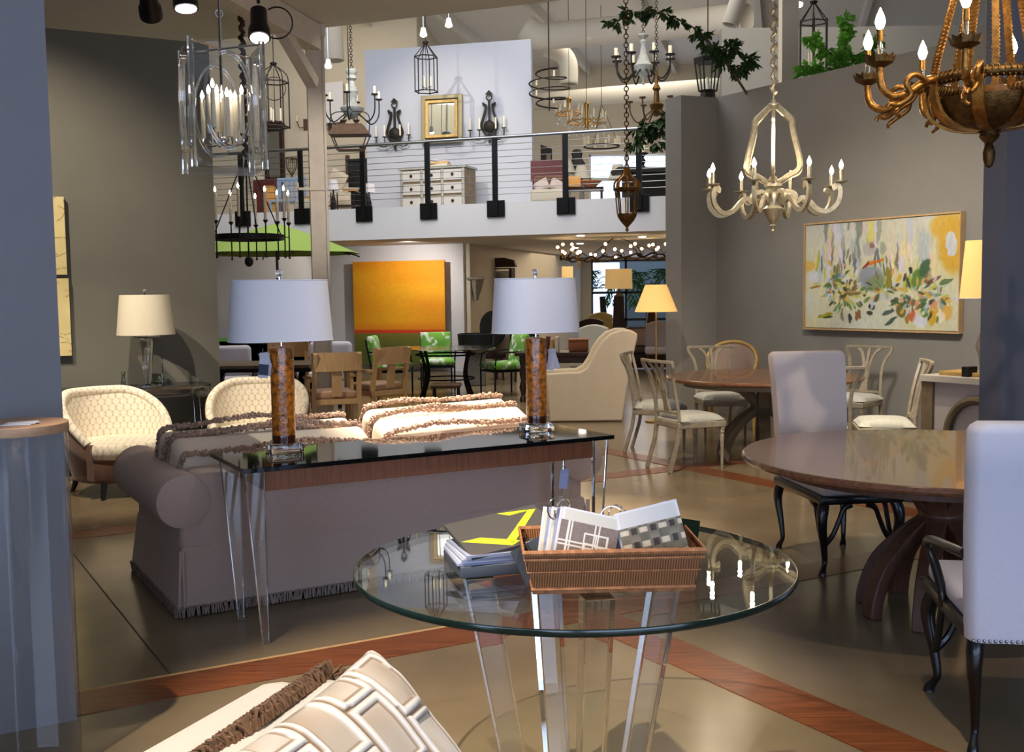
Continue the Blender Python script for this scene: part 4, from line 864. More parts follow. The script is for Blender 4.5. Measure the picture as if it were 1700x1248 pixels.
# ------------------------------------------------------------------ hanging lantern and ring chandelier over the seating group
ac = Vector((-1.575, 6.0, 0))
t = thing('lantern_chandelier', 'square clear acrylic lantern with oval cut-outs and lit candles, upper left', 'chandelier', ac, rotz=math.radians(24))
hw, z0, z1 = .19, 2.285, 2.90
for k in range(4):
    b = B(); n = 40; M = Matrix.Rotation(PI/2*k, 4, 'Z') @ Matrix.Translation((0, -hw, 0)); b.M = M; zc, hh = (z0+z1)/2, (z1-z0)/2
    rec, ell = [], []
    for j in range(n):
        a = 2*PI*j/n+PI/n; c, s = math.cos(a), math.sin(a); q = max(abs(c), abs(s)); rec.append((hw*.97*c/q, hh*s/q)); ell.append((.118*c, hh*.80*s))
    for y0_, y1_ in ((-.009, .009),):
        R = [[b._v((x, y, zc+z)) for x, z in pts] for y, pts in ((y0_, rec), (y0_, ell), (y1_, ell), (y1_, rec))]
        for i in range(4):
            A_, B_ = R[i], R[(i+1) % 4]
            for j in range(n): b.bm.faces.new((A_[j], A_[(j+1) % n], B_[(j+1) % n], B_[j]))
    p = b.build('oval_panel', 'acrylic_sheet', t, False)
    b = B(); b.M = M; b.tube([(.122*math.cos(2*PI*j/n), -.01, zc+hh*.82*math.sin(2*PI*j/n)) for j in range(n)], closed=True, flat=(.014, .034)); b.tube([(.15*math.cos(2*PI*j/n), -.008, zc+hh*.92*math.sin(2*PI*j/n)) for j in range(n)], .006, 6, closed=True) if False else None; b.build('oval_rim', 'acrylic_whitened', p)
    b = B(); b.M = Matrix.Rotation(PI/2*k+PI/4, 4, 'Z'); b.tube([(0, -hw*1.39, z0-.05), (0, -hw*1.39, z1+.015)], .018, 8); b.build('corner_rod', 'acrylic_whitened', t)
for a in (PI/4, 3*PI/4): b = B(); e = Vector((math.cos(a), math.sin(a), 0))*hw*1.36; b.tube([e+Vector((0, 0, z1)), -e+Vector((0, 0, z1))], .006, 6); b.build('cross_bar', 'chrome', t)
B().box(-hw, hw, -hw, hw, z0-.05, z0-.042).build('bottom_plate', 'acrylic_sheet', t, False)
b = B(); b.rod((0, 0, 2.42), (0, 0, 4.85), .008); b.torus((0, 0, 3.09), .02, .004, 16, 6, 'y'); b.sph((0, 0, 2.40), .03); b.build('stem', 'chrome', t)
for k in range(8):
    a = 2*PI*k/8+.2; r = .115 if k % 2 else .075; p = (r*math.cos(a), r*math.sin(a), 2.42+.02*(k % 3))
    B().tube(spline([(0, 0, 2.40), (p[0]*.5, p[1]*.5, 2.375), (p[0], p[1], 2.39), p], 4), .005, 6).build('arm', 'chrome', t)
    candle(t, p, .21, .013, 'candle', 'bulb_white', .011, .05)
rc = Vector((-2.91, 12.0, 0))
t = thing('ring_chandelier', 'black iron ring chandelier with tall candles, beside the dark wall', 'chandelier', rc)
b = B(); b.lathe([(.375, 2.165), (.39, 2.165), (.39, 2.225), (.375, 2.225), (.375, 2.165)], n=48); b.build('ring_band', 'iron', t, ang=50)
for k in range(10):
    a = 2*PI*k/10+.35; p = Vector((.45*math.cos(a), .45*math.sin(a), 0)); h = 2.36+(.03 if k % 2 else 0)
    b = B(); b.rod(p+Vector((0, 0, 1.98)), p+Vector((0, 0, h)), .008, 6); b.rod(p*.86+Vector((0, 0, 2.2)), p+Vector((0, 0, 2.2)), .006, 6); b.lathe([(0, h), (.012, h-.03), (.03, h), (.028, h+.004), (0, h+.004)], p, 10); b.sph(p+Vector((0, 0, 1.97)), .014); b.build('candle_holder', 'iron', t)
    candle(t, (p.x, p.y, h+.003), .30, .016, 'candle', 'bulb_white', .013, .06)
for k in range(4):
    a = PI/2*k+.5; B().rod((.38*math.cos(a), .38*math.sin(a), 2.21), (.03*math.cos(a), .03*math.sin(a), 3.05), .007, 6).build('hanging_rod', 'iron', t)
b = B(); b.rod((0, 0, 3.03), (0, 0, 4.85), .01); b.tube([(.02*math.sin(i*1.7), .02*math.cos(i*1.7), 3.05+.028*i) for i in range(64)], [.022+.014*hsh(i) for i in range(64)], 6); b.build('chain_sleeve', 'dark_wood', t)
B().sph((0, 0, 1.93), .05, (1, 1, 1.2)).build('finial', 'iron', t); B().rod((0, 0, 1.95), (0, 0, 3.05), .01).build('stem', 'iron', t)
# track spotlights on the low ceiling
def track_light(label, p, aim):
    t = thing('track_spotlight', label, 'spotlight', p, group='black track spotlights under the low ceiling')
    d = (Vector(aim)-Vector(p)).normalized(); q = Vector((0, 0, -.16)); b = B(); b.rod((0, 0, 4.85-p[2]), q*.2, .012); b.build('stem', 'black_metal', t)
    b = B(); c = q; b.tube([c-d*.11, c-d*.10, c+d*.02, c+d*.05, c+d*.12], [.03, .055, .058, .072, .075], 16); b.build('can', 'black_metal', t, ang=50)
    b = B(); b.tube([c+d*.121, c+d*.125], .062, 16); b.build('lens', mat('lens_glow', (255, 240, 230), .3, emit=12, nolight=True), t)
for u, v, Y, aim, lb in ((247, 2, 7.0, (-3, 10.6, 1.2), 'black track spotlight at the top edge, left of the pair'), (306, -18, 6.6, (-1.6, 6.1, 0), 'black track spotlight with bright lens at the top edge, right of the pair'), (430, 38, 7.4, (-1.4, 6.2, .6), 'black track spotlight on the steel beam beside the acrylic lantern')):
    p = at(u, v, Y); track_light(lb, (p.x, p.y, p.z+.16), aim)
b = B(); p = at(460, 38, 12.0); b.tube([p+Vector((.17*math.cos(2*PI*j/24), 0, .17*math.sin(2*PI*j/24))) for j in range(24)], .009, 5, closed=True); o = b.build('cable_loop', 'black_paint', None); tag(o, 'black coiled cable hanging from the steel beam by the spotlight', 'cable')
# ------------------------------------------------------------------ white slipcovered wing chair and lit floor lamp
t = thing('wing_chair', 'cream slipcovered wing chair in side view behind the right amber lamp', 'armchair', (0, 0, 0))
prof = [(912, 699), (906, 620), (962, 617), (973, 611), (982, 597), (990, 580), (1000, 565), (1013, 553), (1030, 547), (1046, 547), (1058, 554), (1056, 566), (1048, 600), (1041, 640), (1033, 698)]
pr = []
for u, v in prof: p = at(u, v, 12.75); pr.append((p.x, max(.005, p.z)))
def side(y0, y1, k=1):
    b = B(); b.M = Matrix(((1, 0, 0, 0), (0, 0, -1, 0), (0, 1, 0, 0), (0, 0, 0, 1))); b.prism(pr, -y1, -y0); return b
for y in (12.68, 13.35): side(y, y+.09).build('wing_side', 'slip_linen', t, True, .02)
x0, x1 = pr[0][0], pr[-1][0]
b = B(); b.loft([[(x1-.16, 12.77, .03), (x1, 12.77, .03), (x1, 13.35, .03), (x1-.16, 13.35, .03)], [(x1-.12, 12.77, .5), (x1+.03, 12.77, .5), (x1+.03, 13.35, .5), (x1-.12, 13.35, .5)], [(x1+.02, 12.77, 1.06), (x1+.15, 12.77, 1.06), (x1+.15, 13.35, 1.06), (x1+.02, 13.35, 1.06)]]); b.build('backrest', 'slip_linen', t, True, .03)
B().rbox(x1-x0-.18, .57, .16, ((x0+x1)/2-.06, 13.06, .46), .05, 3).build('seat_cushion', 'slip_linen', t); B().box(x0+.02, x1-.1, 12.78, 13.34, .02, .38).build('skirt', 'slip_linen', t, True, .01)
t = thing('floor_lamp', 'lit floor lamp with cone shade and thin brass stem before the grey wall', 'lamp', (1.70, 12.6, 0))
B().lathe([(0, 0), (.13, 0), (.13, .015), (.02, .03), (.012, .05), (.012, 1.36), (0, 1.36)], n=20).build('stem', 'brass', t)
b = B(); b.lathe([(.25, 1.30), (.125, 1.615), (.123, 1.615), (.247, 1.30)], n=40); b.build('shade', 'lit_shade', t, ang=50); B().sph((0, 0, 1.42), .03).build('bulb', 'bulb_warm', t)
# ------------------------------------------------------------------ patio furniture under the loft
t = thing('patio_umbrella', 'green market umbrella standing under the loft edge', 'umbrella', (-3.68, 17.0, 0))
b = B(); V = [Vector((1.36*math.cos(2*PI*k/8+.39), 1.36*math.sin(2*PI*k/8+.39), 2.20)) for k in range(8)]
b.surf(lambda u, v: (lambda e0_, e1_, f: (e0_*(1-f)+e1_*f)*v+Vector((0, 0, (2.68-(2.68-2.20)*(v**1.15))-(e0_*(1-f)+e1_*f).z*v)))(V[int(u*8) % 8], V[(int(u*8)+1) % 8], u*8-int(u*8)), 32, 8, True)
b.build('canopy', 'umbrella_green', t, ang=20)
b = B(); b.rod((0, 0, 0), (0, 0, 2.72), .022); b.cyl((0, 0, 0), .25, 0, .06, 20); b.build('pole', 'dark_wood', t)
for k in range(8): B().rod(V[k]*.98+Vector((0, 0, -.02 if False else 0)), (0, 0, 2.62), .012, 6).build('rib', 'dark_wood', t)
t = thing('trestle_table', 'dark patio dining table with crossed legs beyond the club chairs', 'table', (-3.08, 12.9, 0))
B().box(-.72, .72, -.45, .45, .70, .74).build('table_top', 'grey_wood', t, False, .004); B().box(-.74, .74, -.47, .47, .66, .70).build('apron', 'ebony', t, False)
for x in (-.5, .5):
    for s in (-1, 1): B().tube([(x, -.38*s, 0), (x, .38*s, .68)], flat=(.08, .06)).build('crossed_leg', 'ebony', t)
def wood_armchair(label, loc, face):
    t = thing('wooden_armchair', label, 'armchair', loc, face, group='light wood patio armchairs'); lw = 'light_wood'
    for s in (-1, 1):
        B().tube([(s*.25, .24, 0), (s*.25, .24, .62)], flat=(.045, .045)).build('leg', lw, t); B().tube([(s*.25, -.26, 0), (s*.245, -.22, .42), (s*.24, -.27, .72), (s*.235, -.34, .92)], flat=(.045, .045)).build('leg', lw, t)
        B().tube(spline([(s*.25, -.27, .66), (s*.27, 0, .655), (s*.26, .26, .63)], 4), flat=(.06, .03)).build('arm', lw, t)
    B().tube([(x*.27, -.30-.05*(1-x*x)+.02, .83) for x in [k/6-1 for k in range(13)]], flat=(.03, .20)).build('back_panel', lw, t)
    B().tube([(0, -.25, .45), (0, -.29, .75)], flat=(.11, .02)).build('splat', lw, t); B().box(-.24, .24, -.24, .25, .36, .42).build('seat_frame', lw, t, False, .005)
    B().rbox(.46, .46, .09, (0, .01, .46), .035, 3).build('seat_cushion', 'orange_crate' if False else 'pale_wood', t)
    return t
wa = wood_armchair('light wood armchair seen from behind, just right of the left amber lamp', (-1.98, 11.8, 0), (-.35, 1))
dup(wa, (-1.62, 12.75, 0), face=(-.75, .7), label='light wood armchair angled behind another, before the orange painting')
dup(wa, (-2.95, 14.0, 0), face=(.1, -1), label='light wood armchair behind the dark patio table')
def sling_chair(label, loc, face):
    t = thing('lounge_chair', label, 'armchair', loc, face, group='white cushioned chairs at the patio table')
    B().rbox(.62, .16, .46, (0, -.28, .66), .06, 3).build('back_cushion', 'white_linen', t); B().rbox(.6, .56, .14, (0, .02, .42), .05, 3).build('seat_cushion', 'white_linen', t)
    for s in (-1, 1):
        B().tube([(s*.33, .28, 0), (s*.33, .26, .58), (s*.33, -.34, .60), (s*.33, -.38, 0)], flat=(.05, .03)).build('leg_frame', 'ebony', t)
    return t
sl = sling_chair('white cushioned black frame chair at the left end of the patio table', (-3.72, 14.05, 0), (.3, -1))
dup(sl, (-2.62, 14.9, 0), face=(-.2, -1), label='white cushioned black frame chair behind the left lamp column')
t = thing('garden_sofa', 'garden sofa with green leaf cushions far behind the patio table', 'sofa', (-3.6, 15.9, 0), (0, -1))
for nm, w, d, h, c, ma in (('seat', 1.7, .6, .14, (0, 0, .42), 'white_linen'), ('backrest', 1.7, .12, .4, (0, -.3, .72), 'woven_print')):
    o = B()
    o.surf(lambda u, v: (c[0]+(u-.5)*w, c[1]+d/2, c[2]+(v-.5)*h), 70, 18) if ma == 'woven_print' else None
    o.rbox(w, d, h, c, .05, 3); o = o.build(nm, ma, t)
    if ma == 'woven_print': painted(o, lambda p: (226, 232, 214) if vn(p.x*16, p.z*16, 4) > .62 else mixc((84, 140, 60), (120, 176, 80), vn(p.x*9, p.z*9)))
for x in (-.8, .8): B().box(x-.03, x+.03, -.3, .3, 0, .36).build('leg', 'ebony', t, False)
def leafcol(p): return (226, 236, 210) if vn(p.x*22+p.y*9, p.z*22+p.y*17, 4) > .66 else mixc((96, 158, 52), (136, 192, 74), vn(p.x*8, p.z*9+p.y*7))
def green_chair(label, loc, face):
    t = thing('garden_chair', label, 'chair', loc, face, group='black metal chairs with green leaf cushions')
    b = B(); b.M = Matrix.Translation((0, -.28, .68)) @ Matrix.Rotation(PI/2+.16, 4, 'X'); b.pad(.50, .48, .13, (0, 0, 0), .3, 34); o = b.build('back_cushion', 'woven_print', t, ang=80); painted(o, leafcol)
    b = B(); b.pad(.54, .54, .13, (0, 0, .45), .3, 34); o = b.build('seat_cushion', 'woven_print', t, ang=80); painted(o, leafcol)
    B().box(-.26, .26, -.26, .26, .36, .385).build('seat_frame', 'black_metal', t, False)
    for s in (-1, 1):
        B().rod((s*.25, .25, 0), (s*.25, .25, .38), .014).build('leg', 'black_metal', t); B().tube([(s*.25, -.27, 0), (s*.25, -.27, .40), (s*.24, -.36, .86)], .014, 8).build('leg', 'black_metal', t)
        B().tube(spline([(s*.25, -.33, .68), (s*.29, -.1, .66), (s*.28, .18, .64), (s*.26, .24, .52), (s*.25, .25, .38)], 4), .012, 8).build('arm', 'black_metal', t)
    return t
gch = green_chair('green leaf-pattern garden chair in profile, left of the metal table', (-1.82, 16.35, 0), (.98, -.1))
dup(gch, (-1.20, 17.3, 0), face=(.15, -1), label='green leaf-pattern garden chair facing out behind the metal table')
dup(gch, (-.14, 16.2, 0), face=(-.9, -.45), label='green leaf-pattern garden chair behind the right amber lamp column')
t = thing('metal_table', 'black metal garden table with thin top between the green chairs', 'table', (-.98, 16.0, 0))
B().lathe([(0, .728), (.74, .728), (.745, .734), (.74, .74), (0, .74)], n=40).build('thin_top', 'glass_edge', t, ang=50)
for k in range(4):
    a = PI/4+PI/2*k; e = Vector((math.cos(a), math.sin(a), 0)); B().tube(spline([e*.52, e*.40+Vector((0, 0, .35)), e*.5+Vector((0, 0, .72))], 5), flat=(.04, .025)).build('curved_leg', 'black_metal', t)
B().torus((0, 0, .28), .42, .012, 32, 6).build('stretcher_ring', 'black_metal', t); B().torus((0, 0, .64), .45, .014, 32, 6).build('top_ring', 'black_metal', t)
t = thing('garden_urn', 'dark shallow basin on a grey stone pedestal under the loft', 'urn', (-.60, 18.0, 0))
B().lathe([(0, .60), (.2, .61), (.29, .64), (.31, .86), (.29, .87), (.27, .66), (0, .64)], n=32).build('basin', 'black_paint', t, ang=50); B().lathe([(.16, .52), (.22, .56), (.22, .6), (0, .6)], n=4).build('capital', 'stone', t, False)
B().obox((0, 0, .27), (.32, .32, .53)).build('pedestal', 'grey_stone', t, False, .01)
t = thing('garden_stool', 'low black woven stool in front of the metal table', 'stool', (-.93, 15.1, 0)); B().rbox(.42, .42, .05, (0, 0, .25), .02).build('seat', 'rust_iron', t)
for x in (-.17, .17):
    for y in (-.17, .17): B().rod((x, y, 0), (x, y, .23), .014).build('leg', 'black_metal', t)
for i, (x, y, rz, lb) in enumerate(((-.05, 19.0, .3, 'dark oval-back chair tilted by the stone bracket wall, left of the right lamp'), (.68, 18.6, -.5, 'dark oval-back chair behind the right amber lamp shade'))):
    t = thing('oval_back_chair', lb, 'chair', (x-.35, y, 0), rotz=rz, group='dark oval-back chairs'); B().rbox(.5, .5, .12, (0, 0, .45), .04).build('seat', 'dark_wood', t)
    o = B().lathe([(0, -.04), (.27, -.04), (.29, 0), (.27, .04), (0, .04)], n=32, sx=.85, sy=1.1, cap=False).build('oval_back', 'ebony', t); o.location = (0, -.28, .92); o.rotation_euler = (math.radians(80), 0, 0)
    for px_ in (-.2, .2):
        for py_ in (-.2, .2): B().rod((px_, py_, 0), (px_*.9, py_*.9, .42), .02).build('leg', 'ebony', t)
# orange landscape painting leaning on the white wall
UA = math.atan2(21.2-23.6, -.93+8.2)
def sunset(u, v):
    n = vn(u*2.2, v*7, 3); k = vn(u*40, v*160, 9)
    if v > .335: c = mixc(mixc((232, 142, 14), (246, 184, 28), n*.9+.25*(u > .3)*(v-.5)), (226, 120, 20), max(0, .42-v)*6); c = mixc(c, (214, 150, 20), (.2-u)*1.2 if u < .2 else 0)
    elif v > .30: c = mixc((206, 62, 24), (228, 104, 24), n)
    else: c = mixc((120, 116, 40), (84, 92, 30), (.30-v)*5+.3*n)
    return tuple(max(0, min(255, q*(1+.06*(k-.5)))) for q in c)
c = at(664, 519, 21.6)
t = thing('orange_painting', 'large orange and green horizon painting on the white wall under the loft', 'painting', (c.x, c.y-.22, c.z), rotz=UA); canvas('canvas', 1.98, 2.06, 60, 120, sunset, 'printed_canvas', t, .05)
# ------------------------------------------------------------------ rooms behind the white wall
t = thing('standing_mirror', 'tall dark wood framed mirror leaning in the room under the loft', 'mirror', (-.30, 22.9, 0), rotz=math.radians(-30))
b = B(); b.tube([(-.38, 0, .06), (-.38, 0, 2.05), (.38, 0, 2.05), (.38, 0, .06)], flat=(.15, .07), closed=True); b.build('frame', 'dark_wood', t, False); B().box(-.34, .34, -.02, 0, .1, 2.0).build('mirror_glass', 'mirror', t, False)
b = B(); b.prism([(-.5, .0), (.5, .0), (.44, .14), (.2, .2), (-.2, .2), (-.44, .14)], -.05, .05); o = b.build('crest', 'dark_wood', t, True, .02); o.location = (0, 0, 2.08); o.rotation_euler = (PI/2, 0, 0)
p = at(790, 462, 21.35)
t = thing('stone_bracket', 'carved stone corbel bracket on the beige wall beside the orange painting', 'bracket', (p.x, p.y, p.z)); B().rbox(.36, .28, .05, (0, 0, 0), .01).build('shelf', 'stone', t); B().lathe([(0, -.44), (.05, -.43), (.07, -.34), (.12, -.2), (.15, -.08), (.17, -.025), (0, -.025)], n=4).build('corbel', 'stone', t, False, .01)
for u, v, Y, lb in ((942, 453, 26.5, 'pale drum wall light on the beige wall below the loft'), (961, 432, 28.0, 'small brown wall plaque high on the beige wall below the loft')):
    p = at(u, v, Y); o = (B().lathe([(0, -.16), (.14, -.16), (.14, .16), (0, .16)], n=20) if u == 942 else B().box(-.05, .05, -.03, .03, -.2, .2)).build('wall_light' if u == 942 else 'wall_plaque', 'lit_shade_dim' if u == 942 else 'grey_wood', None); o.location = p; tag(o, lb, 'wall light' if u == 942 else 'wall plaque')
def lib_table(name, label, loc, w, d, h, ma, rz=0):
    t = thing(name, label, 'table', loc, rotz=rz); B().box(-w/2, w/2, -d/2, d/2, h-.05, h).build('table_top', ma, t, False, .006); B().box(-w/2+.06, w/2-.06, -d/2+.05, d/2-.05, h-.15, h-.05).build('apron', ma, t, False)
    for x in (-w/2+.1, w/2-.1):
        for y in (-d/2+.09, d/2-.09): B().lathe([(0, 0), (.05, 0), (.05, .05), (.025, .09), (.055, .2), (.03, .3), (.05, .4), (.03, h-.2), (.05, h-.15), (0, h-.15)], (x, y, 0), 12).build('turned_leg', ma, t)
    return t
lib_table('library_table', 'dark wood library table with turned legs behind the wing chair', (.72, 15.3, 0), 1.25, .7, .70, 'dark_wood', -.2)
for k, (dx, c, h) in enumerate(((-.42, 'card_cream', .20), (-.36, 'dark_wood', .24), (-.29, 'card_cream', .19), (-.22, 'leather_red', .22), (-.14, 'orange_crate', .18), (-.07, 'card_cream', .21))):
    o = B().box(-.022, .022, -.08, .08, 0, h).build('book', c, None, False, .003); move(o, (.72+dx, 15.2-dx*.2, .7005), (0, .12 if k == 3 else 0, -.2)); tag(o, ('thin cream book, leftmost upright on the library table', 'tall dark brown book, second upright on the library table', 'short cream book, third upright on the library table', 'red leather book leaning on the library table', 'tan book, second from the right on the library table', 'cream book, rightmost upright on the library table')[k], 'book', 'upright books on the library table')
t = thing('wicker_hamper', 'small tan basket on the library table behind the right lamp', 'basket', (.95, 15.25, .7005)); B().rbox(.28, .2, .16, (0, 0, .08), .03).build('basket_body', 'wicker', t); B().rbox(.29, .21, .03, (0, 0, .165), .012).build('lid', 'wicker_rim', t)
def dining_side(label, loc, face, fab, hb=1.02, group=None):
    t = thing('upholstered_chair', label, 'chair', loc, face, group=group); B().rbox(.5, .5, .13, (0, 0, .44), .04).build('seat', fab, t)
    b = B(); n = 12; pts = [(-.24, .45)]+[(-.24+.48*i/n, hb-.06+.06*math.sin(PI*i/n)) for i in range(n+1)]+[(.24, .45)]; b.prism(pts, -.05, .05); o = b.build('backrest', fab, t, True, .02); o.rotation_euler = (PI/2, 0, 0); o.location = (0, -.26, 0)
    for x in (-.21, .21):
        for y in (-.21, .21): B().rod((x, y, 0), (x*.95, y*.95, .4), .022).build('leg', 'dark_wood', t)
    return t
dining_side('cream arched-back chair half hidden behind the wing chair', (1.20, 16.6, 0), (-.4, -1), 'cream_shade', 1.03)
dining_side('yellow arched-back chair near the far window', (1.85, 21.6, 0), (.1, -1), 'yellow_fabric', 1.12)
dining_side('dark brown arched-back chair left of the yellow chair by the far window', (1.50, 20.8, 0), (-.3, -1), 'dark_wood', 1.02)
p = at(1027, 464, 19.6)
t = thing('floor_lamp', 'drum-shade floor lamp on a dark tapered column before the far window', 'lamp', (p.x, p.y, 0))
b = B(); b.lathe([(.25, 1.585), (.24, 1.945), (.238, 1.945), (.248, 1.585)], n=36); b.build('shade', 'lit_shade_dim', t, ang=50); B().lathe([(0, 0), (.17, 0), (.17, .05), (.15, .06), (.09, 1.45), (.03, 1.5), (.012, 1.62), (0, 1.62)], n=4).build('tapered_column', 'dark_wood', t, False)
p = at(1081, 555, 21.5); t = thing('obelisk', 'dark wooden obelisk ornament on the grey bench by the far window', 'ornament', (p.x, p.y, .48)); B().loft([[(-.16, -.16, 0), (.16, -.16, 0), (.16, .16, 0), (-.16, .16, 0)], [(-.04, -.04, .8), (.04, -.04, .8), (.04, .04, .8), (-.04, .04, .8)]]).build('shaft', 'dark_wood', t, False)
p = at(1065, 560, 21.2); t = thing('storage_basket', 'pale slatted basket on the grey bench by the far window', 'basket', (p.x-.05, p.y, .4805)); tray(B(), 0, .34, .19, .15, .23, .18).build('basket_body', 'beige_linen', t, False); B().tube(rect(.23, .18, .34), .012, 6, closed=True).build('rim', 'dark_wood', t)
t = thing('bench', 'long grey upholstered bench below the far window', 'bench', (3.0, 21.4, 0)); B().rbox(2.0, .6, .16, (0, 0, .40), .05).build('seat', 'grey_stone', t); B().rbox(1.9, .5, .3, (0, 0, .17), .03).build('base', 'dark_wood', t)
dining_side('pale patterned arched-back chair beside the obelisk, next to the grey wall', (2.72, 19.8, 0), (-.1, -1), 'beige_linen', .98)
# twig chandelier with many bulbs
p = at(1022, 424, 19.6)
t = thing('branch_chandelier', 'ring chandelier of brown branches with many small lit bulbs under the loft', 'chandelier', p); rd = random.Random(11)
for k in range(10):
    a0 = 2*PI*k/10; pts = [Vector((1.0*math.cos(a0+.09*j), .75*math.sin(a0+.09*j), -.05+.03*math.sin(a0*3)+rd.uniform(-.03, .05))) for j in range(9)]
    b = B(); b.tube(spline(pts, 2), .018, 6)
    tips = []
    for j in (1, 4, 7):
        q = pts[j]; e = q+Vector((rd.uniform(-.14, .14), rd.uniform(-.1, .1), rd.uniform(.06, .24))); b.tube(spline([q, q.lerp(e, .5)+Vector((.03, 0, -.01)), e], 3), .009, 5); tips.append(e)
    br = b.build('branch', 'rust_iron', t)
    for e in tips: B().sph(e, .028, u=8, v=6).build('bulb', 'bulb_warm', br)
for k in range(3): B().rod((.9*math.cos(2.1*k), .7*math.sin(2.1*k), 0), (.1*math.cos(2.1*k), .1*math.sin(2.1*k), 2.50-p.z), .006, 5).build('hanging_wire', 'iron', t)
for k, (u, v) in enumerate(((964, 392), (1066, 394), (963, 405), (955, 415))):
    p = onz(u, v, 2.505) if v < 412 else at(u, v, 24)
    o = B().lathe([(0, 0), (.06, 0), (.07, .012), (0, .015)], n=16).build('recessed_light', mat('lens_glow', (255, 240, 230)), None); o.location = (p.x, p.y, 2.504); tag(o, ('recessed downlight at the loft edge, leftmost near the fascia', 'recessed downlight at the loft edge, beside the gilt lantern tip', 'recessed downlight in the loft underside, second row', 'recessed downlight in the loft underside, deepest one')[k], 'ceiling light', 'downlights in the loft underside')
# gilt lantern on a long chain in the hall
p = at(1041, 385, 12.0); z0 = p.z
t = thing('hanging_lantern', 'gilt openwork lantern on a long chain before the loft edge', 'lantern', (p.x, p.y, 0))
B().lathe([(0, z0), (.02, z0+.02), (.012, z0+.05), (.04, z0+.08), (.075, z0+.12), (.105, z0+.17), (.11, z0+.20), (.08, z0+.20), (0, z0+.19)], n=16).build('lower_bowl', 'gold_dark', t)
for k in range(8):
    a = 2*PI*k/8; e = Vector((math.cos(a), math.sin(a), 0)); B().tube([e*.105+Vector((0, 0, z0+.20)), e*.13+Vector((0, 0, z0+.46))], .008, 6).build('cage_bar', 'gold_dark', t)
    B().tube(spline([e*.14+Vector((0, 0, z0+.48)), e*.13+Vector((0, 0, z0+.55)), e*.05+Vector((0, 0, z0+.62)), e*.02+Vector((0, 0, z0+.70))], 4), .012, 6).build('crown_scroll', 'gold_leaf', t)
B().torus((0, 0, z0+.47), .135, .018, 28, 8).build('upper_ring', 'gold_dark', t); B().lathe([(0, z0+.2), (.012, z0+.2), (.012, z0+.33), (0, z0+.335)], n=10).build('candle', 'candle', t)
chain(B(), (0, 0, z0+.69), (0, 0, 5.2), .06, .006).build('chain', 'gold_dark', t)
# ------------------------------------------------------------------ loft railing
def loft_l(u):       # distance along the loft edge where the photo ray u meets it
    d = _ray(u, 330); n = Vector((-LD.y, LD.x)); k = (L0.x*n.x+L0.y*n.y)/(d.x*n.x+d.y*n.y); p = Vector((d.x*k, d.y*k)); return (p-L0).dot(LD)
LT = Matrix.Translation((L0.x, L0.y, 0)) @ Matrix.Rotation(math.atan2(LD.y, LD.x), 4, 'Z')
t = thing('loft_railing', 'black post railing with steel handrail and wire cables along the loft edge', 'railing', (L0.x, L0.y, 0), rotz=math.atan2(LD.y, LD.x))
pl = [loft_l(u) for u in (403, 496, 603, 709, 822, 937, 1062)]; st = (pl[-1]-pl[0])/6; pl = [pl[0]-st]+[pl[0]+st*i for i in range(8)]
for l in pl:
    o = B().box(l-.045, l+.045, -.06, -.015, 2.86, 4.15).build('post', 'black_metal', t, False); B().box(l-.16, l+.16, -.035, 0, 2.84, 3.12).build('mounting_plate', 'black_metal', o, False, .005)
B().tube([(pl[0], -.04, 4.18), (pl[-1], -.04, 4.18)], .03, 10).build('handrail', 'steel', t)
for k in range(9): B().tube([(pl[0], -.04, 3.22+.105*k), (pl[-1], -.04, 3.22+.105*k)], .005, 5).build('cable', 'steel', t)
# ------------------------------------------------------------------ pieces before the pale blue loft wall
PA = math.atan2(21.2-22.0, .45+2.88); PT_ = Matrix.Translation((-2.88, 22.0, 0)) @ Matrix.Rotation(PA, 4, 'Z')
def on_panel(u, v, off=0):
    d = _ray(u, v); a = Vector((-2.88, 22.0)); e = Vector((math.cos(PA), math.sin(PA))); n = Vector((-e.y, e.x)); k = (a.dot(n)-off)/(d.x*n.x+d.y*n.y); p = Vector((0, 0, EYE))+d*k; return p
p = on_panel(727, 305, .62)
t = thing('chest_of_drawers', 'pale nine-drawer chest with grey trim before the pale blue loft wall', 'chest of drawers', (p.x, p.y, 3.081), rotz=math.radians(-20))
cw2, ch2, cd2 = 1.36, .88, .55
B().box(-cw2/2, cw2/2, -cd2/2, cd2/2, .06, ch2-.04).build('carcass', 'grey_wood', t, False, .006); B().box(-cw2/2-.03, cw2/2+.03, -cd2/2-.03, cd2/2+.03, ch2-.04, ch2).build('top', 'verdigris', t, False, .008)['label'] = 'grey-green top board'
B().box(-cw2/2-.01, cw2/2+.01, -cd2/2-.012, cd2/2, 0, .07).build('plinth', 'verdigris', t, False)
for i in range(3):
    for j in range(3):
        x, z = (-.43+.43*i), .10+.25*j
        o = B().box(x-.185, x+.185, -cd2/2-.018, -cd2/2+.01, z+.015, z+.215).build('drawer', 'drawer_paint', t, False, .004); b = B(); b.sph((x, -cd2/2-.03, z+.12), .03, (1, .6, 1)); b.build('knob', 'iron', o)
for x in (-.645, -.215, .215, .645): B().box(x-.025, x+.025, -cd2/2-.012, -cd2/2+.01, .07, ch2-.05).build('stile', 'verdigris', t, False)
for k, (h, ma, w, lb) in enumerate(((.07, 'card_cream', .40, 'thick cream book at the bottom of the pile on the loft chest'), (.045, 'light_wood', .36, 'tan book in the middle of the pile on the loft chest'), (.04, 'paper', .26, 'small white book on top of the pile on the loft chest'))):
    o = B().box(-w/2, w/2, -.13, .13, 0, h).build('book', ma, None, False, .004); move(o, (p.x+.05, p.y, 3.961+(0, .071, .117)[k]+.0005*k), (0, 0, -.35+.2*k)); tag(o, lb, 'book', 'book pile on the loft chest')
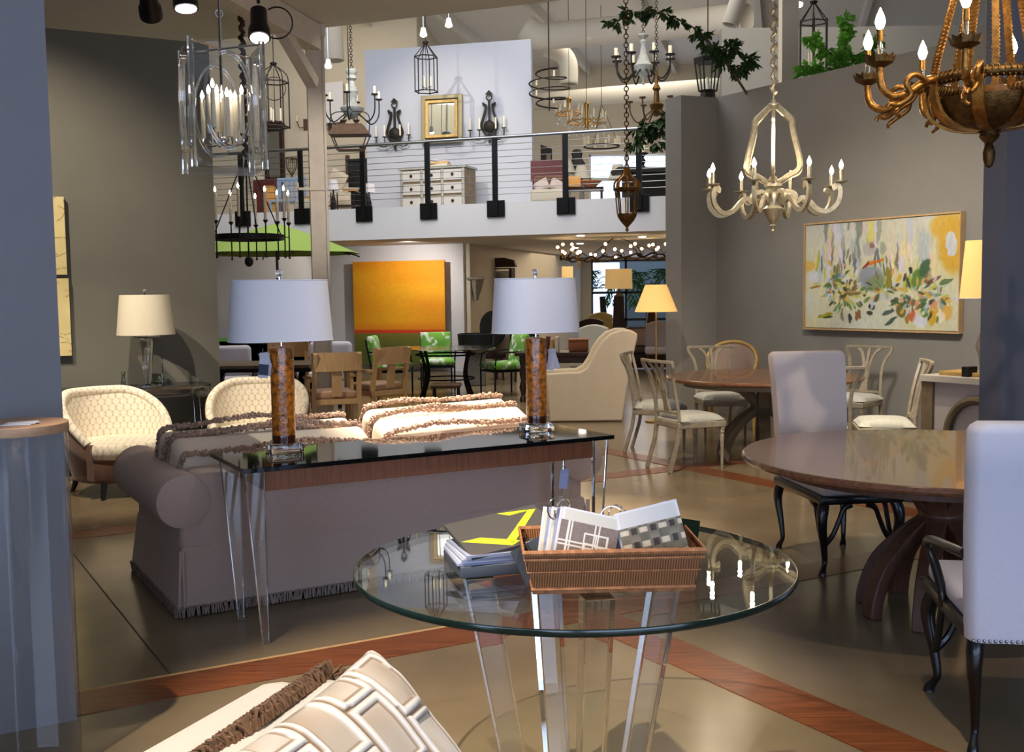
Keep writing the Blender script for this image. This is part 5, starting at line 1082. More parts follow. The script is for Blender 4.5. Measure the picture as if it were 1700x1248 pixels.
o = B().box(-.09, .09, -.06, .06, 0, .04).build('price_card', 'paper', None, False); move(o, (p.x+.42, p.y-.1, 3.9615), (0, 0, -.3)); tag(o, 'small white card at the right end of the loft chest', 'card')
mat('mirror_frame', (140, 130, 98), .45, metal=.3)
c = on_panel(734, 198, .05)
t = thing('wall_mirror', 'wide gold framed mirror on the pale blue loft wall', 'mirror', c, rotz=PA); t.rotation_euler = (math.radians(-3), 0, PA)
for k, (r, wd, dp, ma) in enumerate(((.44, .12, .07, 'mirror_frame'), (.345, .09, .10, 'gilt_wood'))):
    s = r; q = r*1.12; b = B(); b.tube([(-s+wd/2, -.02, -q+wd/2), (s-wd/2, -.02, -q+wd/2), (s-wd/2, -.02, q-wd/2), (-s+wd/2, -.02, q-wd/2)], flat=(dp, wd), closed=True); b.build(('outer_frame', 'inner_frame')[k], ma, t, False, .01)
B().box(-.28, .28, -.02, -.01, -.32, .32).build('mirror_glass', 'mirror', t, False)
def lyre_sconce(label, u, v):
    c = on_panel(u, v, .04); t = thing('wall_sconce', label, 'wall light', c, rotz=PA, group='pair of lyre sconces')
    for s in (-1, 1):
        b = B(); b.tube(spline([(s*.12, -.04, .26), (s*.10, -.04, .20), (s*.07, -.04, .22), (s*.08, -.04, .10), (s*.13, -.04, -.06), (s*.16, -.04, -.20), (s*.08, -.04, -.34), (s*.02, -.04, -.38)], 4), flat=(.05, .04)); b.build('lyre_arm', 'iron', t)
    B().lathe([(0, -.04), (.11, -.03), (.12, 0), (.08, .03), (0, .04)], (0, 0, 0), 14).build('boss', 'iron', t).matrix_basis = Matrix.Translation((0, -.05, -.20)) @ Matrix.Rotation(PI/2, 4, 'X')
    B().torus((0, -.03, .36), .055, .013, 18, 6, 'y').build('ring', 'iron', t); B().box(-.02, .02, -.05, -.02, -.52, .30).build('stem', 'iron', t, False); B().prism([(-.08, .42), (.08, .42), (0, .50)], -.01, .01).build('finial', 'iron', t).matrix_basis = Matrix.Translation((0, -.03, 0)) @ Matrix.Rotation(PI/2, 4, 'X')
    for x, y, z in ((-.38, -.08, -.28), (-.16, -.2, -.30), (.17, -.2, -.30), (.30, -.06, -.26)):
        b = B(); b.tube(spline([(0, -.05, -.36), (x*.5, y*.8, -.46), (x*.95, y, -.42), (x, y, z)], 4), .012, 6); b.lathe([(0, z), (.05, z+.01), (.05, z+.02), (0, z+.02)], (x, y, 0), 10); b.build('candle_arm', 'iron', t); B().lathe([(0, z+.02), (.016, z+.02), (.016, z+.24), (0, z+.25)], (x, y, 0), 8).build('candle', 'candle', t)
lyre_sconce('dark lyre-shaped candle sconce left of the gold loft mirror', 656, 205); lyre_sconce('dark lyre-shaped candle sconce right of the gold loft mirror', 813, 193)
def lantern(name, label, c, w, h, n, ma, dome, rodtop=8.3, candles=3, taper=1.0):
    """open metal lantern, c = centre of its bottom ring"""
    t = thing(name, label, 'lantern', (c.x, c.y, 0)); z0 = c.z; r = w/2
    for zz, k in ((z0, taper), (z0+h*.72, 1)): B().tube([(r*k*math.cos(2*PI*j/n+.3), r*k*math.sin(2*PI*j/n+.3), zz) for j in range(n)], r*.035+.004, 6, closed=True).build('ring', ma, t)
    for j in range(n):
        a = 2*PI*j/n+.3; e = Vector((math.cos(a), math.sin(a), 0)); B().tube([e*r*taper+Vector((0, 0, z0-.02)), e*r+Vector((0, 0, z0+h*.74))], .011, 6).build('upright', ma, t)
        B().tube(spline([e*r+Vector((0, 0, z0+h*.72)), e*r*(.85 if dome else .55)+Vector((0, 0, z0+h*.86)), e*.02+Vector((0, 0, z0+h))], 5), .009, 6).build('crown_rib', ma, t)
    if dome: B().torus((0, 0, z0+h*.62), r*.8, .007, 24, 5, 'y', 1.0).build('hoop', ma, t)
    B().lathe([(0, z0+h*.98), (.05, z0+h), (.06, z0+h+.03), (.02, z0+h+.05), (0, z0+h+.05)], n=12).build('cap', ma, t); B().rod((0, 0, z0+h), (0, 0, rodtop), .008, 6).build('hanging_rod', ma, t)
    b = B(); b.rod((0, 0, z0+.02), (0, 0, z0+h*.95), .006, 6); b.tube([(-r*.4, 0, z0+.1), (0, 0, z0+.05), (r*.4, 0, z0+.1)], .006, 6); b.build('candle_stem', ma, t)
    for k in range(candles):
        a = 2*PI*k/candles; B().cyl((r*.4*math.cos(a), r*.4*math.sin(a), z0+.1), .014, 0, h*.2, 8).build('candle', 'candle', t)
    return t
lantern('hanging_lantern', 'slim dark iron lantern hanging before the gold loft mirror', at(708, 152, 20.0), .42, .86, 6, 'iron', False)
lantern('birdcage_lantern', 'dark birdcage lantern with domed top hanging left of the post', at(457, 211, 17.5), .46, .98, 6, 'iron', True)
# black outdoor lanterns near the plants
def coach_lantern(label, c, w, h):
    t = thing('coach_lantern', label, 'lantern', (c.x, c.y, 0)); z = c.z; r = w/2
    hx = lambda k, zz: [(r*k*math.cos(PI/3*j), r*k*math.sin(PI/3*j), zz) for j in range(6)]
    B().loft([hx(1.05, z+h*.62), hx(1.12, z+h*.70), hx(.5, z+h*.80), hx(.55, z+h*.86), hx(.15, z+h)]).build('roof', 'iron', t, False)
    B().loft([hx(.2, z), hx(.6, z+.04), hx(.55, z+h*.12), hx(.7, z+h*.16)]).build('base', 'iron', t, False)
    for j in range(6):
        a = PI/3*j; e = Vector((math.cos(a), math.sin(a), 0)); B().tube([e*r*.68+Vector((0, 0, z+h*.14)), e*r*1.02+Vector((0, 0, z+h*.64))], .012, 6).build('bar', 'iron', t)
    b = B(); b.loft([hx(.64, z+h*.16), hx(.97, z+h*.62)], cap=False); b.build('glass', 'clear_pane', t, False); B().cyl((0, 0, 0), .025, z+h*.15, z+h*.38, 8).build('candle', 'candle', t); B().rod((0, 0, z+h), (0, 0, 8.3), .008, 6).build('hanging_rod', 'iron', t)
coach_lantern('black six-sided coach lantern among the hanging leaves, above the grey wall', at(1175, 166, 16.0), .38, .86)
# wide double lantern and grey turned chandelier on the left
p = at(582, 250, 18.4)
t = thing('double_lantern', 'wide bronze lantern with sloping roof hanging right of the post', 'lantern', (p.x, p.y, 0)); z = p.z
B().loft([[(-.22, -.14, z), (.22, -.14, z), (.22, .14, z), (-.22, .14, z)], [(-.22, -.14, z+.015), (.22, -.14, z+.015), (.22, .14, z+.015), (-.22, .14, z+.015)]]).build('base_tray', 'rust_iron', t, False)
for x in (-1, 1):
    for y in (-1, 1): B().tube([(x*.21, y*.13, z), (x*.31, y*.19, z+.26)], .01, 6).build('bar', 'rust_iron', t)
B().loft([[(-.34, -.21, z+.25), (.34, -.21, z+.25), (.34, .21, z+.25), (-.34, .21, z+.25)], [(-.33, -.2, z+.29), (.33, -.2, z+.29), (.33, .2, z+.29), (-.33, .2, z+.29)], [(-.24, -.12, z+.41), (.24, -.12, z+.41), (.24, .12, z+.41), (-.24, .12, z+.41)], [(-.2, -.08, z+.44), (.2, -.08, z+.44), (.2, .08, z+.44), (-.2, .08, z+.44)]]).build('roof', 'rust_iron', t, False)
for x in (-.11, .11): B().lathe([(.03, z+.43), (.03, z+.47), (.06, z+.50), (.05, z+.52), (0, z+.52)], (x, 0, 0), 10).build('chimney', 'rust_iron', t)
B().tube(spline([(-.32, 0, z+.28), (-.33, 0, z+.55), (-.24, 0, z+.64), (-.05, 0, z+.66), (0, 0, z+.75)], 4)+[Vector((0, 0, 8.3))], .009, 6).build('bail', 'iron', t); B().tube(spline([(.32, 0, z+.28), (.33, 0, z+.55), (.24, 0, z+.64), (.05, 0, z+.66), (0, 0, z+.75)], 4), .009, 6).build('bail', 'iron', t)
def arm_chandelier(label, c, R, n, body, arm, ma_body, ma_arm, lit, rise=.12, dip=.16, ch=.12, cr=.02, top=8.3, ph=0, cham='chandelier', group=None):
    """c = centre at arm root; body = lathe profile relative to c.z"""
    t = thing(cham, label, 'chandelier', (c.x, c.y, 0), group=group); z = c.z
    B().lathe([(r, z+h) for r, h in body], n=16).build('turned_body', ma_body, t)
    for k in range(n):
        a = 2*PI*k/n+ph; e = Vector((math.cos(a), math.sin(a), 0)); V_ = lambda r, h: e*r+Vector((0, 0, z+h))
        b = B(); b.tube(spline([V_(.03, 0), V_(R*.35, -dip*.4), V_(R*.7, -dip), V_(R*.97, -dip*.3), V_(R, rise)], 4), arm, 6); b.lathe([(0, rise), (cr*2.6, rise+.01), (cr*2.8, rise+.03), (0, rise+.03)], V_(R, 0), 10); o = b.build('arm', ma_arm, t)
        cd = B().cyl(V_(R, rise+.03), cr, 0, ch, 8).build('candle', 'candle', o)
        if lit: flame(B(), V_(R, rise+.03+ch), cr*.8, .06).build('bulb', 'bulb_warm', cd)
    chain(B(), (0, 0, z+body[-1][1]), (0, 0, top), .06, .006).build('chain', 'iron', t); return t
arm_chandelier('grey-blue turned wood chandelier hanging between post and loft wall', at(585, 185, 19.0), .50, 6, [(0, -.14), (.03, -.13), (.10, -.08), (.20, .02), (.21, .06), (.10, .12), (.07, .18), (.09, .28), (.11, .34), (.06, .46), (.05, .52), (.09, .56), (.07, .62), (.10, .66), (.10, .72), (0, .74)], .012, 'verdigris', 'iron', False, .22, .2, .13, .022, ph=.5)
arm_chandelier('silver and black chandelier with cream candles below the hanging leaves', at(1068, 112, 19.0), .50, 8, [(0, -.30), (.03, -.28), (.02, -.22), (.04, -.18), (.15, -.04), (.17, .03), (.12, .08), (.06, .24), (.04, .38), (.07, .44), (.03, .48), (.10, .54), (.10, .56), (0, .58)], .016, 'verdigris', 'iron', False, .14, .22, .14, .032, ph=.25)
arm_chandelier('rusty iron chandelier with gilt basket body, left of the grey wall top', at(1090, 180, 18.0), .44, 6, [(0, -.14), (.05, -.12), (.10, 0), (.12, .06), (.05, .10), (.04, .28), (.07, .32), (.03, .40), (.02, .62), (0, .64)], .014, 'gold_dark', 'rust_iron', False, .1, .22, .0001, .02, ph=.9)
def crystal_chandelier(label, c, R, h, ma, n=10):
    t = thing('crystal_chandelier', label, 'chandelier', (c.x, c.y, 0)); z = c.z
    B().torus((0, 0, z+h*.35), R, .015, 36, 6).build('frame_ring', ma, t); B().lathe([(0, z), (.03, z+.02), (.05, z+h*.3), (.03, z+h*.6), (.06, z+h*.9), (0, z+h)], n=12).build('stem', ma, t)
    for k in range(n):
        a = 2*PI*k/n; e = Vector((math.cos(a), math.sin(a), 0)); b = B(); b.tube(spline([Vector((0, 0, z+h*.5)), e*R*.5+Vector((0, 0, z+h*.3)), e*R+Vector((0, 0, z+h*.42))], 4), .008, 5); o = b.build('arm', ma, t); B().cyl(e*R+Vector((0, 0, z+h*.42)), .016, 0, h*.25, 8).build('candle', 'candle', o)
        e2 = Vector((math.cos(a+2*PI/n), math.sin(a+2*PI/n), 0)); b = B()
        for j in range(7):
            f = j/6; q = (e*(1-f)+e2*f)*R+Vector((0, 0, z+h*.35-.32*h*math.sin(PI*f)-.02)); b.sph(q, .022, (1, 1, 1.3), 6, 4)
        b.build('crystal_swag', 'crystal', t, False)
    B().rod((0, 0, z+h), (0, 0, 8.3), .006, 6).build('hanging_rod', 'iron', t); return t
crystal_chandelier('crystal swag chandelier with candles above the loft furniture', at(974, 222, 24.0), .42, .72, 'brass')
crystal_chandelier('smaller golden crystal chandelier just left of the larger crystal one', at(945, 205, 25.0), .30, .62, 'crystal_gold', 8)
p = at(912, 180, 21.0)
t = thing('spiral_chandelier', 'black spiral ribbon chandelier beside the right edge of the loft wall', 'chandelier', (p.x, p.y, 0))
B().tube([((.16+.24*math.sin(PI*i/90))*math.cos(i*.28), (.16+.24*math.sin(PI*i/90))*math.sin(i*.28), p.z+.76*i/90) for i in range(91)], flat=(.016, .03)).build('spiral_band', 'iron', t); B().rod((0, 0, p.z-.05), (0, 0, 8.3), .012, 6).build('stem', 'iron', t)
for k in range(5): a = 1.25*k; B().cyl((.3*math.cos(a), .3*math.sin(a), p.z+.02+.13*k), .018, 0, .12, 8).build('candle', 'candle', t)
p = at(999, 243, 26.0)
t = thing('ring_chandelier', 'low iron ring chandelier with cream candles before the loft window', 'chandelier', (p.x, p.y, 0)); B().torus((0, 0, p.z), .42, .022, 36, 6).build('ring', 'iron', t)
for k in range(10): a = 2*PI*k/10; B().cyl((.42*math.cos(a), .42*math.sin(a), p.z+.02), .026, 0, .2, 8).build('candle', 'candle', t)
for k in range(3): a = 2.1*k; B().rod((.42*math.cos(a), .42*math.sin(a), p.z), (0, 0, p.z+1.0), .007, 5).build('hanging_rod', 'iron', t)
B().rod((0, 0, p.z+1), (0, 0, 8.3), .007, 5).build('stem', 'iron', t)
# ------------------------------------------------------------------ loft furniture, left of the blue wall
LZ = 3.081
def onloft(u, Y): p = at(u, 300, Y); return Vector((p.x, p.y, LZ))
WA_ = math.atan2(-2.6, 7.3); p = onloft(457, 27.85)
t = thing('carved_mirror', 'tall dark carved wood mirror hanging on the beige loft wall, left of the post', 'mirror', (p.x, p.y, 5.15), rotz=WA_); t.scale = (1.13,)*3; b = B(); b.tube([(-.2, 0, -.55), (-.2, 0, .55), (.2, 0, .55), (.2, 0, -.55)], flat=(.11, .07), closed=True); b.build('frame', 'dark_wood', t, False); B().box(-.15, .15, -.01, .01, -.5, .5).build('mirror_glass', 'mirror', t, False)
b = B(); b.prism([(-.33, 0), (.33, 0), (.25, .1), (.05, .16), (-.22, .14)], -.04, .04); o = b.build('crest', 'dark_wood', t, True, .015); o.location = (0, 0, .60); o.rotation_euler = (PI/2, 0, 0)
o = B().box(-.26, .26, -.22, .22, 0, .84).build('chest', 'leather_red', None, False, .02); move(o, onloft(447, 22.4)+Vector((0, 0, 0)), (0, 0, -.3)); tag(o, 'low dark red chest below the carved loft mirror', 'chest')
p = at(484, 276, 27.62)
t = thing('wall_lantern', 'small iron basket lantern on the beige loft wall beside the carved mirror', 'wall light', (p.x, p.y, p.z)); b = B()
for k in range(8): a = PI/4*k; b.tube(spline([(.14*math.cos(a), .14*math.sin(a), .2), (.12*math.cos(a), .12*math.sin(a), -.05), (.02*math.cos(a), .02*math.sin(a), -.22), (0, 0, -.32)], 3), .008, 5)
b.build('cage', 'rust_iron', t); B().torus((0, 0, .2), .14, .012, 20, 6).build('rim', 'rust_iron', t); B().box(-.02, .02, 0, .3, .18, .22).build('bracket', 'rust_iron', t, False)
def shade_lamp(name, label, base, zs0, zs1, r0, r1, shade='cream_shade', stand='dark_wood', square=False):
    t = thing(name, label, 'lamp', base); n = 4 if square else 28
    b = B(); b.lathe([(r0, zs0), (r1, zs1), (r1-.003, zs1), (r0-.003, zs0)], n=n); b.build('shade', shade, t, not square, ang=50)
    B().lathe([(0, 0), (.09, 0), (.09, .02), (.03, .05), (.05, zs0*.5), (.02, zs0*.85), (.01, zs0+.05), (0, zs0+.05)], n=14).build('stand', stand, t); B().rod((0, 0, zs0), (0, 0, zs1-.02), .006, 6).build('rod', 'brass', t); return t
shade_lamp('table_lamp', 'lamp with cream square shade on the loft, above the black ring chandelier', onloft(424, 23.3), .70, 1.02, .24, .18, square=True)
shade_lamp('table_lamp', 'small lamp with white cone shade behind the railing, right of the post', onloft(553, 20.6), .44, .64, .12, .07, 'white_shade', 'ebony')
shade_lamp('table_lamp', 'lamp with square white shade at the left edge of the blue loft wall', onloft(612, 21.0), .43, .60, .12, .11, 'white_shade', 'ebony', True)
p = onloft(477, 21.4); t = thing('slatted_bench', 'blue-grey painted bench with slatted back on the loft, left of the post', 'bench', p, rotz=-.25)
B().box(-.3, .3, -.2, .2, .30, .34).build('seat', 'blue_paint', t, False); B().box(-.3, .3, .16, .2, .72, .80).build('top_rail', 'blue_paint', t, False)
for k in range(6): B().box(-.27+.1*k, -.225+.1*k, .17, .19, .34, .72).build('slat', 'blue_paint', t, False)
for x in (-.3, .26):
    B().box(x, x+.04, -.2, -.16, 0, .30).build('leg', 'blue_paint', t, False); B().box(x, x+.04, .16, .2, 0, .72).build('leg', 'blue_paint', t, False)
for k, (u, Y, w, h, ma, lb) in enumerate(((447, 21.4, .20, .62, 'orange_crate', 'orange wooden crate on the loft floor left of the slatted bench'), (508, 20.8, .24, .34, 'orange_crate', 'orange wooden crate on the loft floor behind the post'))):
    t = thing('crate', lb, 'crate', onloft(u, Y), rotz=-.2*k, group='orange crates on the loft')
    for s in (-1, 1): B().box(-w/2, w/2, s*w*.35-.008, s*w*.35+.008, 0, h).build('side_board', ma, t, False); B().box(s*w/2-.008, s*w/2+.008, -w*.35, w*.35, 0, h).build('end_board', ma, t, False)
    B().box(-w/2, w/2, -w*.35, w*.35, .01, .02).build('bottom_board', ma, t, False)
o = B(); o.pad(.5, .5, .26, (0, 0, .131), .4, 12); o = o.build('pouf', 'cream_shade', None, ang=80); move(o, onloft(512, 20.3)); tag(o, 'round cream pouf at the loft edge behind the post', 'pouf')
t = thing('console_table', 'narrow dark metal table with glass top behind the loft railing', 'table', onloft(585, 20.9), rotz=-.2); B().box(-.42, .12, -.2, .2, .42, .44).build('glass_top', 'clear_glass', t, False)
for x in (-.38, .08):
    for y in (-.17, .17): B().rod((x, y, 0), (x, y, .42), .014, 6).build('leg', 'iron', t)
B().box(-.42, .12, -.2, .2, .16, .18).build('shelf', 'dark_wood', t, False)
for k, (dx, dz, ma, lb) in enumerate(((-.12, .441, 'orange_crate', 'tan book lying on the narrow loft table'), (-.10, .472, 'card_cream', 'cream book lying on the tan book on the narrow loft table'))):
    o = B().box(-.14, .14, -.1, .1, 0, .03).build('book', ma, None, False); move(o, onloft(592, 20.8)+Vector((dx, 0, dz)), (0, 0, .2*k)); tag(o, lb, 'book')
o = B().rbox(.34, .30, .30, (0, 0, 0), .02).build('beige_cushion', 'slip_linen', None); move(o, onloft(560, 21.6)+Vector((0, 0, .76)), (.3, .5, .2)); tag(o, 'beige square cushion tilted on a side chair right of the post', 'cushion')
o = B().rbox(.5, .5, .54, (0, 0, .271), .05).build('upholstered_cube', 'slip_linen', None); move(o, onloft(560, 21.6), (0, 0, .2)); tag(o, 'beige upholstered cube seat right of the post on the loft', 'cube')
t = thing('black_cabinet', 'black shelf cabinet on the loft beside the blue wall', 'cabinet', onloft(603, 22.6), rotz=-.2); B().box(-.24, .24, -.25, .25, 0, 1.2).build('carcass', 'black_paint', t, False, .01); B().box(-.28, .28, -.28, .28, 1.2, 1.25).build('top', 'black_paint', t, False)
for s in (-1, 1): o = B().box(s*.12-.105, s*.12+.105, -.27, -.25, .06, 1.0).build('door', 'ebony', t, False, .005); B().sph((s*.04, -.28, .55), .015).build('knob', 'brass', o)
p = at(579, 280, 27.26); t = thing('wall_sconce', 'tall carved brown candle sconce on the beige wall above the loft table', 'wall light', p); B().box(-.08, .08, -.02, .02, -.34, .34).build('back_plate', 'rust_iron', t, False, .02); B().tube([(0, -.02, -.05), (.12, -.1, -.12), (.2, -.1, -.05)], .012, 6).build('arm', 'rust_iron', t); B().cyl((.2, -.1, -.05), .018, 0, .22, 8).build('candle', 'candle', t)
for u, v, lb in ((507, 203, 'pair of small rusty candle sconces on the beige wall left of the post'), (548, 206, 'small rusty candle sconce on the beige wall right of the post')):
    p = at(u, v, 27.64 if u < 520 else 27.42); t = thing('wall_sconce', lb.replace('pair of small rusty candle sconces', 'small rusty two-candle sconce'), 'wall light', p)
    for s in (-1, 1): b = B(); b.tube(spline([(0, 0, -.1), (s*.14, -.05, -.14), (s*.2, -.06, 0)], 4), .012, 6); b.lathe([(0, 0), (.04, .01), (0, .02)], (s*.2, -.06, 0), 8); b.build('arm', 'rust_iron', t); B().cyl((s*.2, -.06, .02), .016, 0, .14, 8).build('candle', 'candle', t)
    B().box(-.05, .05, -.02, .02, -.2, .08).build('back_plate', 'rust_iron', t, False)
o = B().box(-.3, .3, -.02, .02, -.5, .5).build('pale_board', 'white_paint', None, False, .02); move(o, at(552, 170, 27.2), (0, 0, WA_)); tag(o, 'pale vertical board on the beige wall behind the grey-blue chandelier', 'board')
# ------------------------------------------------------------------ loft furniture, right of the blue wall
t = thing('sideboard', 'dark red-brown cabinet on the loft right of the blue wall', 'cabinet', onloft(912, 21.4), rotz=-.15); B().box(-.34, .34, -.25, .25, .62, 1.03).build('carcass', 'leather_red', t, False, .01); B().box(-.34, .34, -.25, .25, .02, .10).build('shelf', 'leather_red', t, False)
for x in (-.32, .30):
    for y in (-.24, .22): B().box(x, x+.03, y, y+.03, 0, .62).build('leg', 'leather_red', t, False)
t = thing('settee', 'cream settee with two pillows behind the railing right of the blue wall', 'sofa', onloft(912, 19.7), rotz=-.2); B().rbox(.62, .5, .22, (0, 0, .2), .05).build('seat', 'cream_shade', t); B().rbox(.62, .14, .34, (0, .2, .42), .05).build('backrest', 'brown_velvet', t)
for x in (-.26, .26): B().box(x-.02, x+.02, -.22, .22, 0, .1).build('leg', 'dark_wood', t, False)
for s in (-1, 1): o = B(); o.pad(.28, .26, .12, (0, 0, 0), .5, 10); o = o.build('throw_pillow', 'beige_linen', None, ang=80); move(o, onloft(912+s*13, 19.65)+Vector((0, 0, .38)), (1.0, s*.5, s*.2)); tag(o, 'beige pillow, the %s of two on the cream loft settee' % ('left' if s < 0 else 'right'), 'pillow', 'pillows on the loft settee')
t = thing('wall_picture', 'dark framed picture with angled top on the wall behind the red-brown cabinet', 'picture', at(907, 256, 24.9)); b = B(); b.prism([(-.13, -.2), (.13, -.2), (.13, .12), (-.13, .22)], -.015, .015); o = b.build('frame', 'black_paint', t, False); o.rotation_euler = (PI/2, 0, 0); o = B().box(.0, .1, -.02, -.016, -.18, .0).build('pale_panel', 'stone', t, False)
t = thing('wall_ornament', 'black gourd-shaped ornament on the pale wall left of the loft window', 'ornament', at(958, 268, 30.0)); B().lathe([(0, -.34), (.20, -.34), (.24, -.22), (.24, -.08), (.15, .06), (.13, .12), (.16, .22), (.1, .32), (0, .34)], n=20, sy=.3).build('body', 'black_paint', t)
shade_lamp('table_lamp', 'pale cone-shade lamp left of the black gourd ornament', onloft(943, 22.4), .91, 1.17, .16, .07, 'cream_shade', 'stone')
shade_lamp('table_lamp', 'wide cream cone-shade lamp before the black gourd ornament', onloft(966, 21.4), .69, .94, .18, .10, 'cream_shade', 'grey_stone')
shade_lamp('table_lamp', 'cream cone-shade lamp at the right of the loft window, by the black cabinet', onloft(1026, 21.4), .66, .95, .19, .10, 'cream_shade', 'dark_wood')
t = thing('low_table', 'long dark table behind the railing under the cone-shade lamps', 'table', onloft(970, 20.2), rotz=-.1); B().box(-.36, .36, -.3, .3, .34, .38).build('table_top', 'dark_wood', t, False)
for x in (-.34, .30):
    for y in (-.27, .24): B().box(x, x+.04, y, y+.04, 0, .34).build('leg', 'dark_wood', t, False)
o = B().rbox(.26, .2, .19, (0, 0, .095), .015).build('storage_box', 'orange_crate', None); move(o, onloft(952, 19.95)+Vector((0, 0, .381))); tag(o, 'orange box on the long dark loft table', 'box')
t = thing('fruit_basket', 'shallow tan basket at the right end of the long dark loft table', 'basket', onloft(980, 19.95)+Vector((0, 0, .381))); B().lathe([(0, 0), (.1, 0), (.2, .09), (.21, .10), (.18, .09), (.09, .015), (0, .015)], n=20).build('bowl', 'wicker', t); B().torus((0, 0, .1), .2, .012, 24, 6).build('rim', 'wicker_rim', t)
t = thing('black_cabinet', 'large black cabinet with overhanging top at the right end of the loft', 'cabinet', onloft(1075, 19.9), rotz=.1); B().box(-.42, .7, -.3, .3, 0, .60).build('carcass', 'black_paint', t, False, .01); B().loft([[(-.58, -.36, .60), (.8, -.36, .60), (.8, .36, .60), (-.58, .36, .60)], [(-.62, -.4, .68), (.8, -.4, .68), (.8, .4, .68), (-.62, .4, .68)]]).build('top', 'black_paint', t, False); B().box(-.36, .66, -.32, -.3, .1, .56).build('front_panel', 'ebony', t, False, .01)
p = onloft(1065, 19.9)+Vector((0, 0, .681)); t = thing('candlestick', 'thick black candlestick with a cream candle on the black loft cabinet', 'candlestick', p); B().lathe([(0, 0), (.11, 0), (.09, .03), (.05, .08), (.08, .16), (.04, .22), (.12, .28), (.12, .30), (0, .30)], n=16).build('stick', 'black_paint', t); B().cyl((0, 0, .30), .07, 0, .19, 16).build('candle', 'candle', t)
# ------------------------------------------------------------------ ducts, upper walls and plants
def duct(name, label, pts, r):
    o = B().tube(pts, r, 20, cap=False).build(name, 'duct', None); md = o.modifiers.new('wall', 'SOLIDIFY'); md.thickness = .015; tag(o, label, 'duct'); return o
duct('round_duct', 'long pale round duct across the high ceiling above the hanging leaves', spline([at(872, 45, 25), at(895, 60, 25), at(930, 58, 25), at(1040, 48, 24), at(1240, 30, 22)], 6), .30)
duct('round_duct', 'pale duct elbow dropping behind the spiral chandelier', spline([at(905, 78, 26), at(930, 88, 26), at(943, 105, 26), at(944, 140, 26)], 6), .22)
duct('round_duct', 'low pale round duct running behind the crystal chandeliers', [at(880, 170, 29), at(1010, 158, 28), at(1230, 142, 26)], .22)
duct('duct_drop', 'vertical white duct end hanging just right of the post', [at(552, 101, 22), at(552, 101, 22)+Vector((-.1, 0, 8.4-at(552, 101, 22).z))], .24)
duct('duct_drop', 'tilted pale duct end above the grey upper wall panel', [at(1212, 42, 17), at(1212, 42, 17)+Vector((.9, 0, 8.36-at(1212, 42, 17).z))], .13)
p0, p1 = at(1198, 150, 20), at(1300, 150, 20)
struct('wall_upper_right', B().box(p0.x, p1.x+6, 20, 20.2, 3.08, at(1198, 47, 20).z), 'wall_grey')
p = at(1309, 80, 14.6); struct('column_upper', B().box(p.x-.11, p.x+.11, 14.5, 14.7, 0, 8.4), 'plaster')
def leaf(b, p, d, L, w, rd):
    d = d.normalized(); s = d.cross(Vector((rd.uniform(-.4, .4), rd.uniform(-.3, .3), 1))).normalized(); n = d.cross(s)
    q = [p, p+d*L*.35+s*w-n*.01, p+d*L*.75+s*w*.6, p+d*L, p+d*L*.75-s*w*.6, p+d*L*.35-s*w-n*.01]; m = p+d*L*.5+n*w*.35
    V = [b.bm.verts.new(x) for x in q]; c = b.bm.verts.new(m)
    for i in range(6): b.bm.faces.new((V[i], V[(i+1) % 6], c))
def leafy(name, label, stems, ma, L, w, dens, seed, spread=1.0):
    rd = random.Random(seed); base = stems[0][0]; t = thing(name, label, 'plant', base)
    for st_ in stems:
        P = spline(st_, 6); B().tube([x-base for x in P], [max(.004, .016*(1-i/len(P))) for i in range(len(P))], 6).build('stem', 'stem', t)
        b = B()
        for i in range(int(len(P)*dens[0]), len(P)):
            for k in range(dens[1]):
                d = Vector((rd.uniform(-1, 1), rd.uniform(-.7, .7), rd.uniform(-.9, .6)))*spread; q = P[i]-base
                e = q+d*L*1.2; b.tube([q, e], .003, 4, cap=False)
                for f in (.5, .75, 1.0):
                    c = q.lerp(e, f)
                    for s in (-1, 1): leaf(b, c, d.normalized()*.6+Vector((rd.uniform(-.5, .5), rd.uniform(-.5, .5), -.35+.3*s)), L*rd.uniform(.7, 1.1), w, rd)
        b.build('foliage', ma, t, False)
    return t
Y = 12.95
def apt(u, v, y=Y): return at(u, v, y)
leafy('leafy_branch', 'long leafy branch arching out from the top of the grey wall', [[apt(1240, 156), apt(1215, 118), apt(1185, 80), apt(1150, 45), apt(1100, 22), apt(1050, 20), apt(1014, 38)], [apt(1215, 118), apt(1232, 112), apt(1246, 96)], [apt(1190, 88), apt(1205, 84), apt(1222, 78)]], 'leaf_dark', .115, .026, (.2, 2), 5, .55)
leafy('bright_plant', 'bright green leafy plant on top of the right grey wall', [[apt(1395, 118, 12.6), apt(1375, 85, 12.6), apt(1345, 62, 12.6)], [apt(1395, 118, 12.6), apt(1405, 70, 12.6), apt(1402, 30, 12.6)], [apt(1395, 118, 12.6), apt(1430, 90, 12.6), apt(1452, 62, 12.6)], [apt(1395, 118, 12.6), apt(1360, 112, 12.6), apt(1330, 112, 12.6)]], 'leaf_bright', .10, .036, (.3, 3), 9, .7)
leafy('hanging_plant', 'dark green leaves drooping left of the grey return wall', [[apt(1112, 190, 17), apt(1090, 200, 17), apt(1065, 212, 17), apt(1054, 238, 17)], [apt(1112, 190, 17), apt(1098, 215, 17), apt(1085, 240, 17)]], 'leaf_dark', .15, .036, (.1, 2), 13, .7)
lantern('hanging_lantern', 'black open lantern hanging behind the bright green plant', at(1350, 118, 16.5), .44, 1.0, 6, 'iron', False)
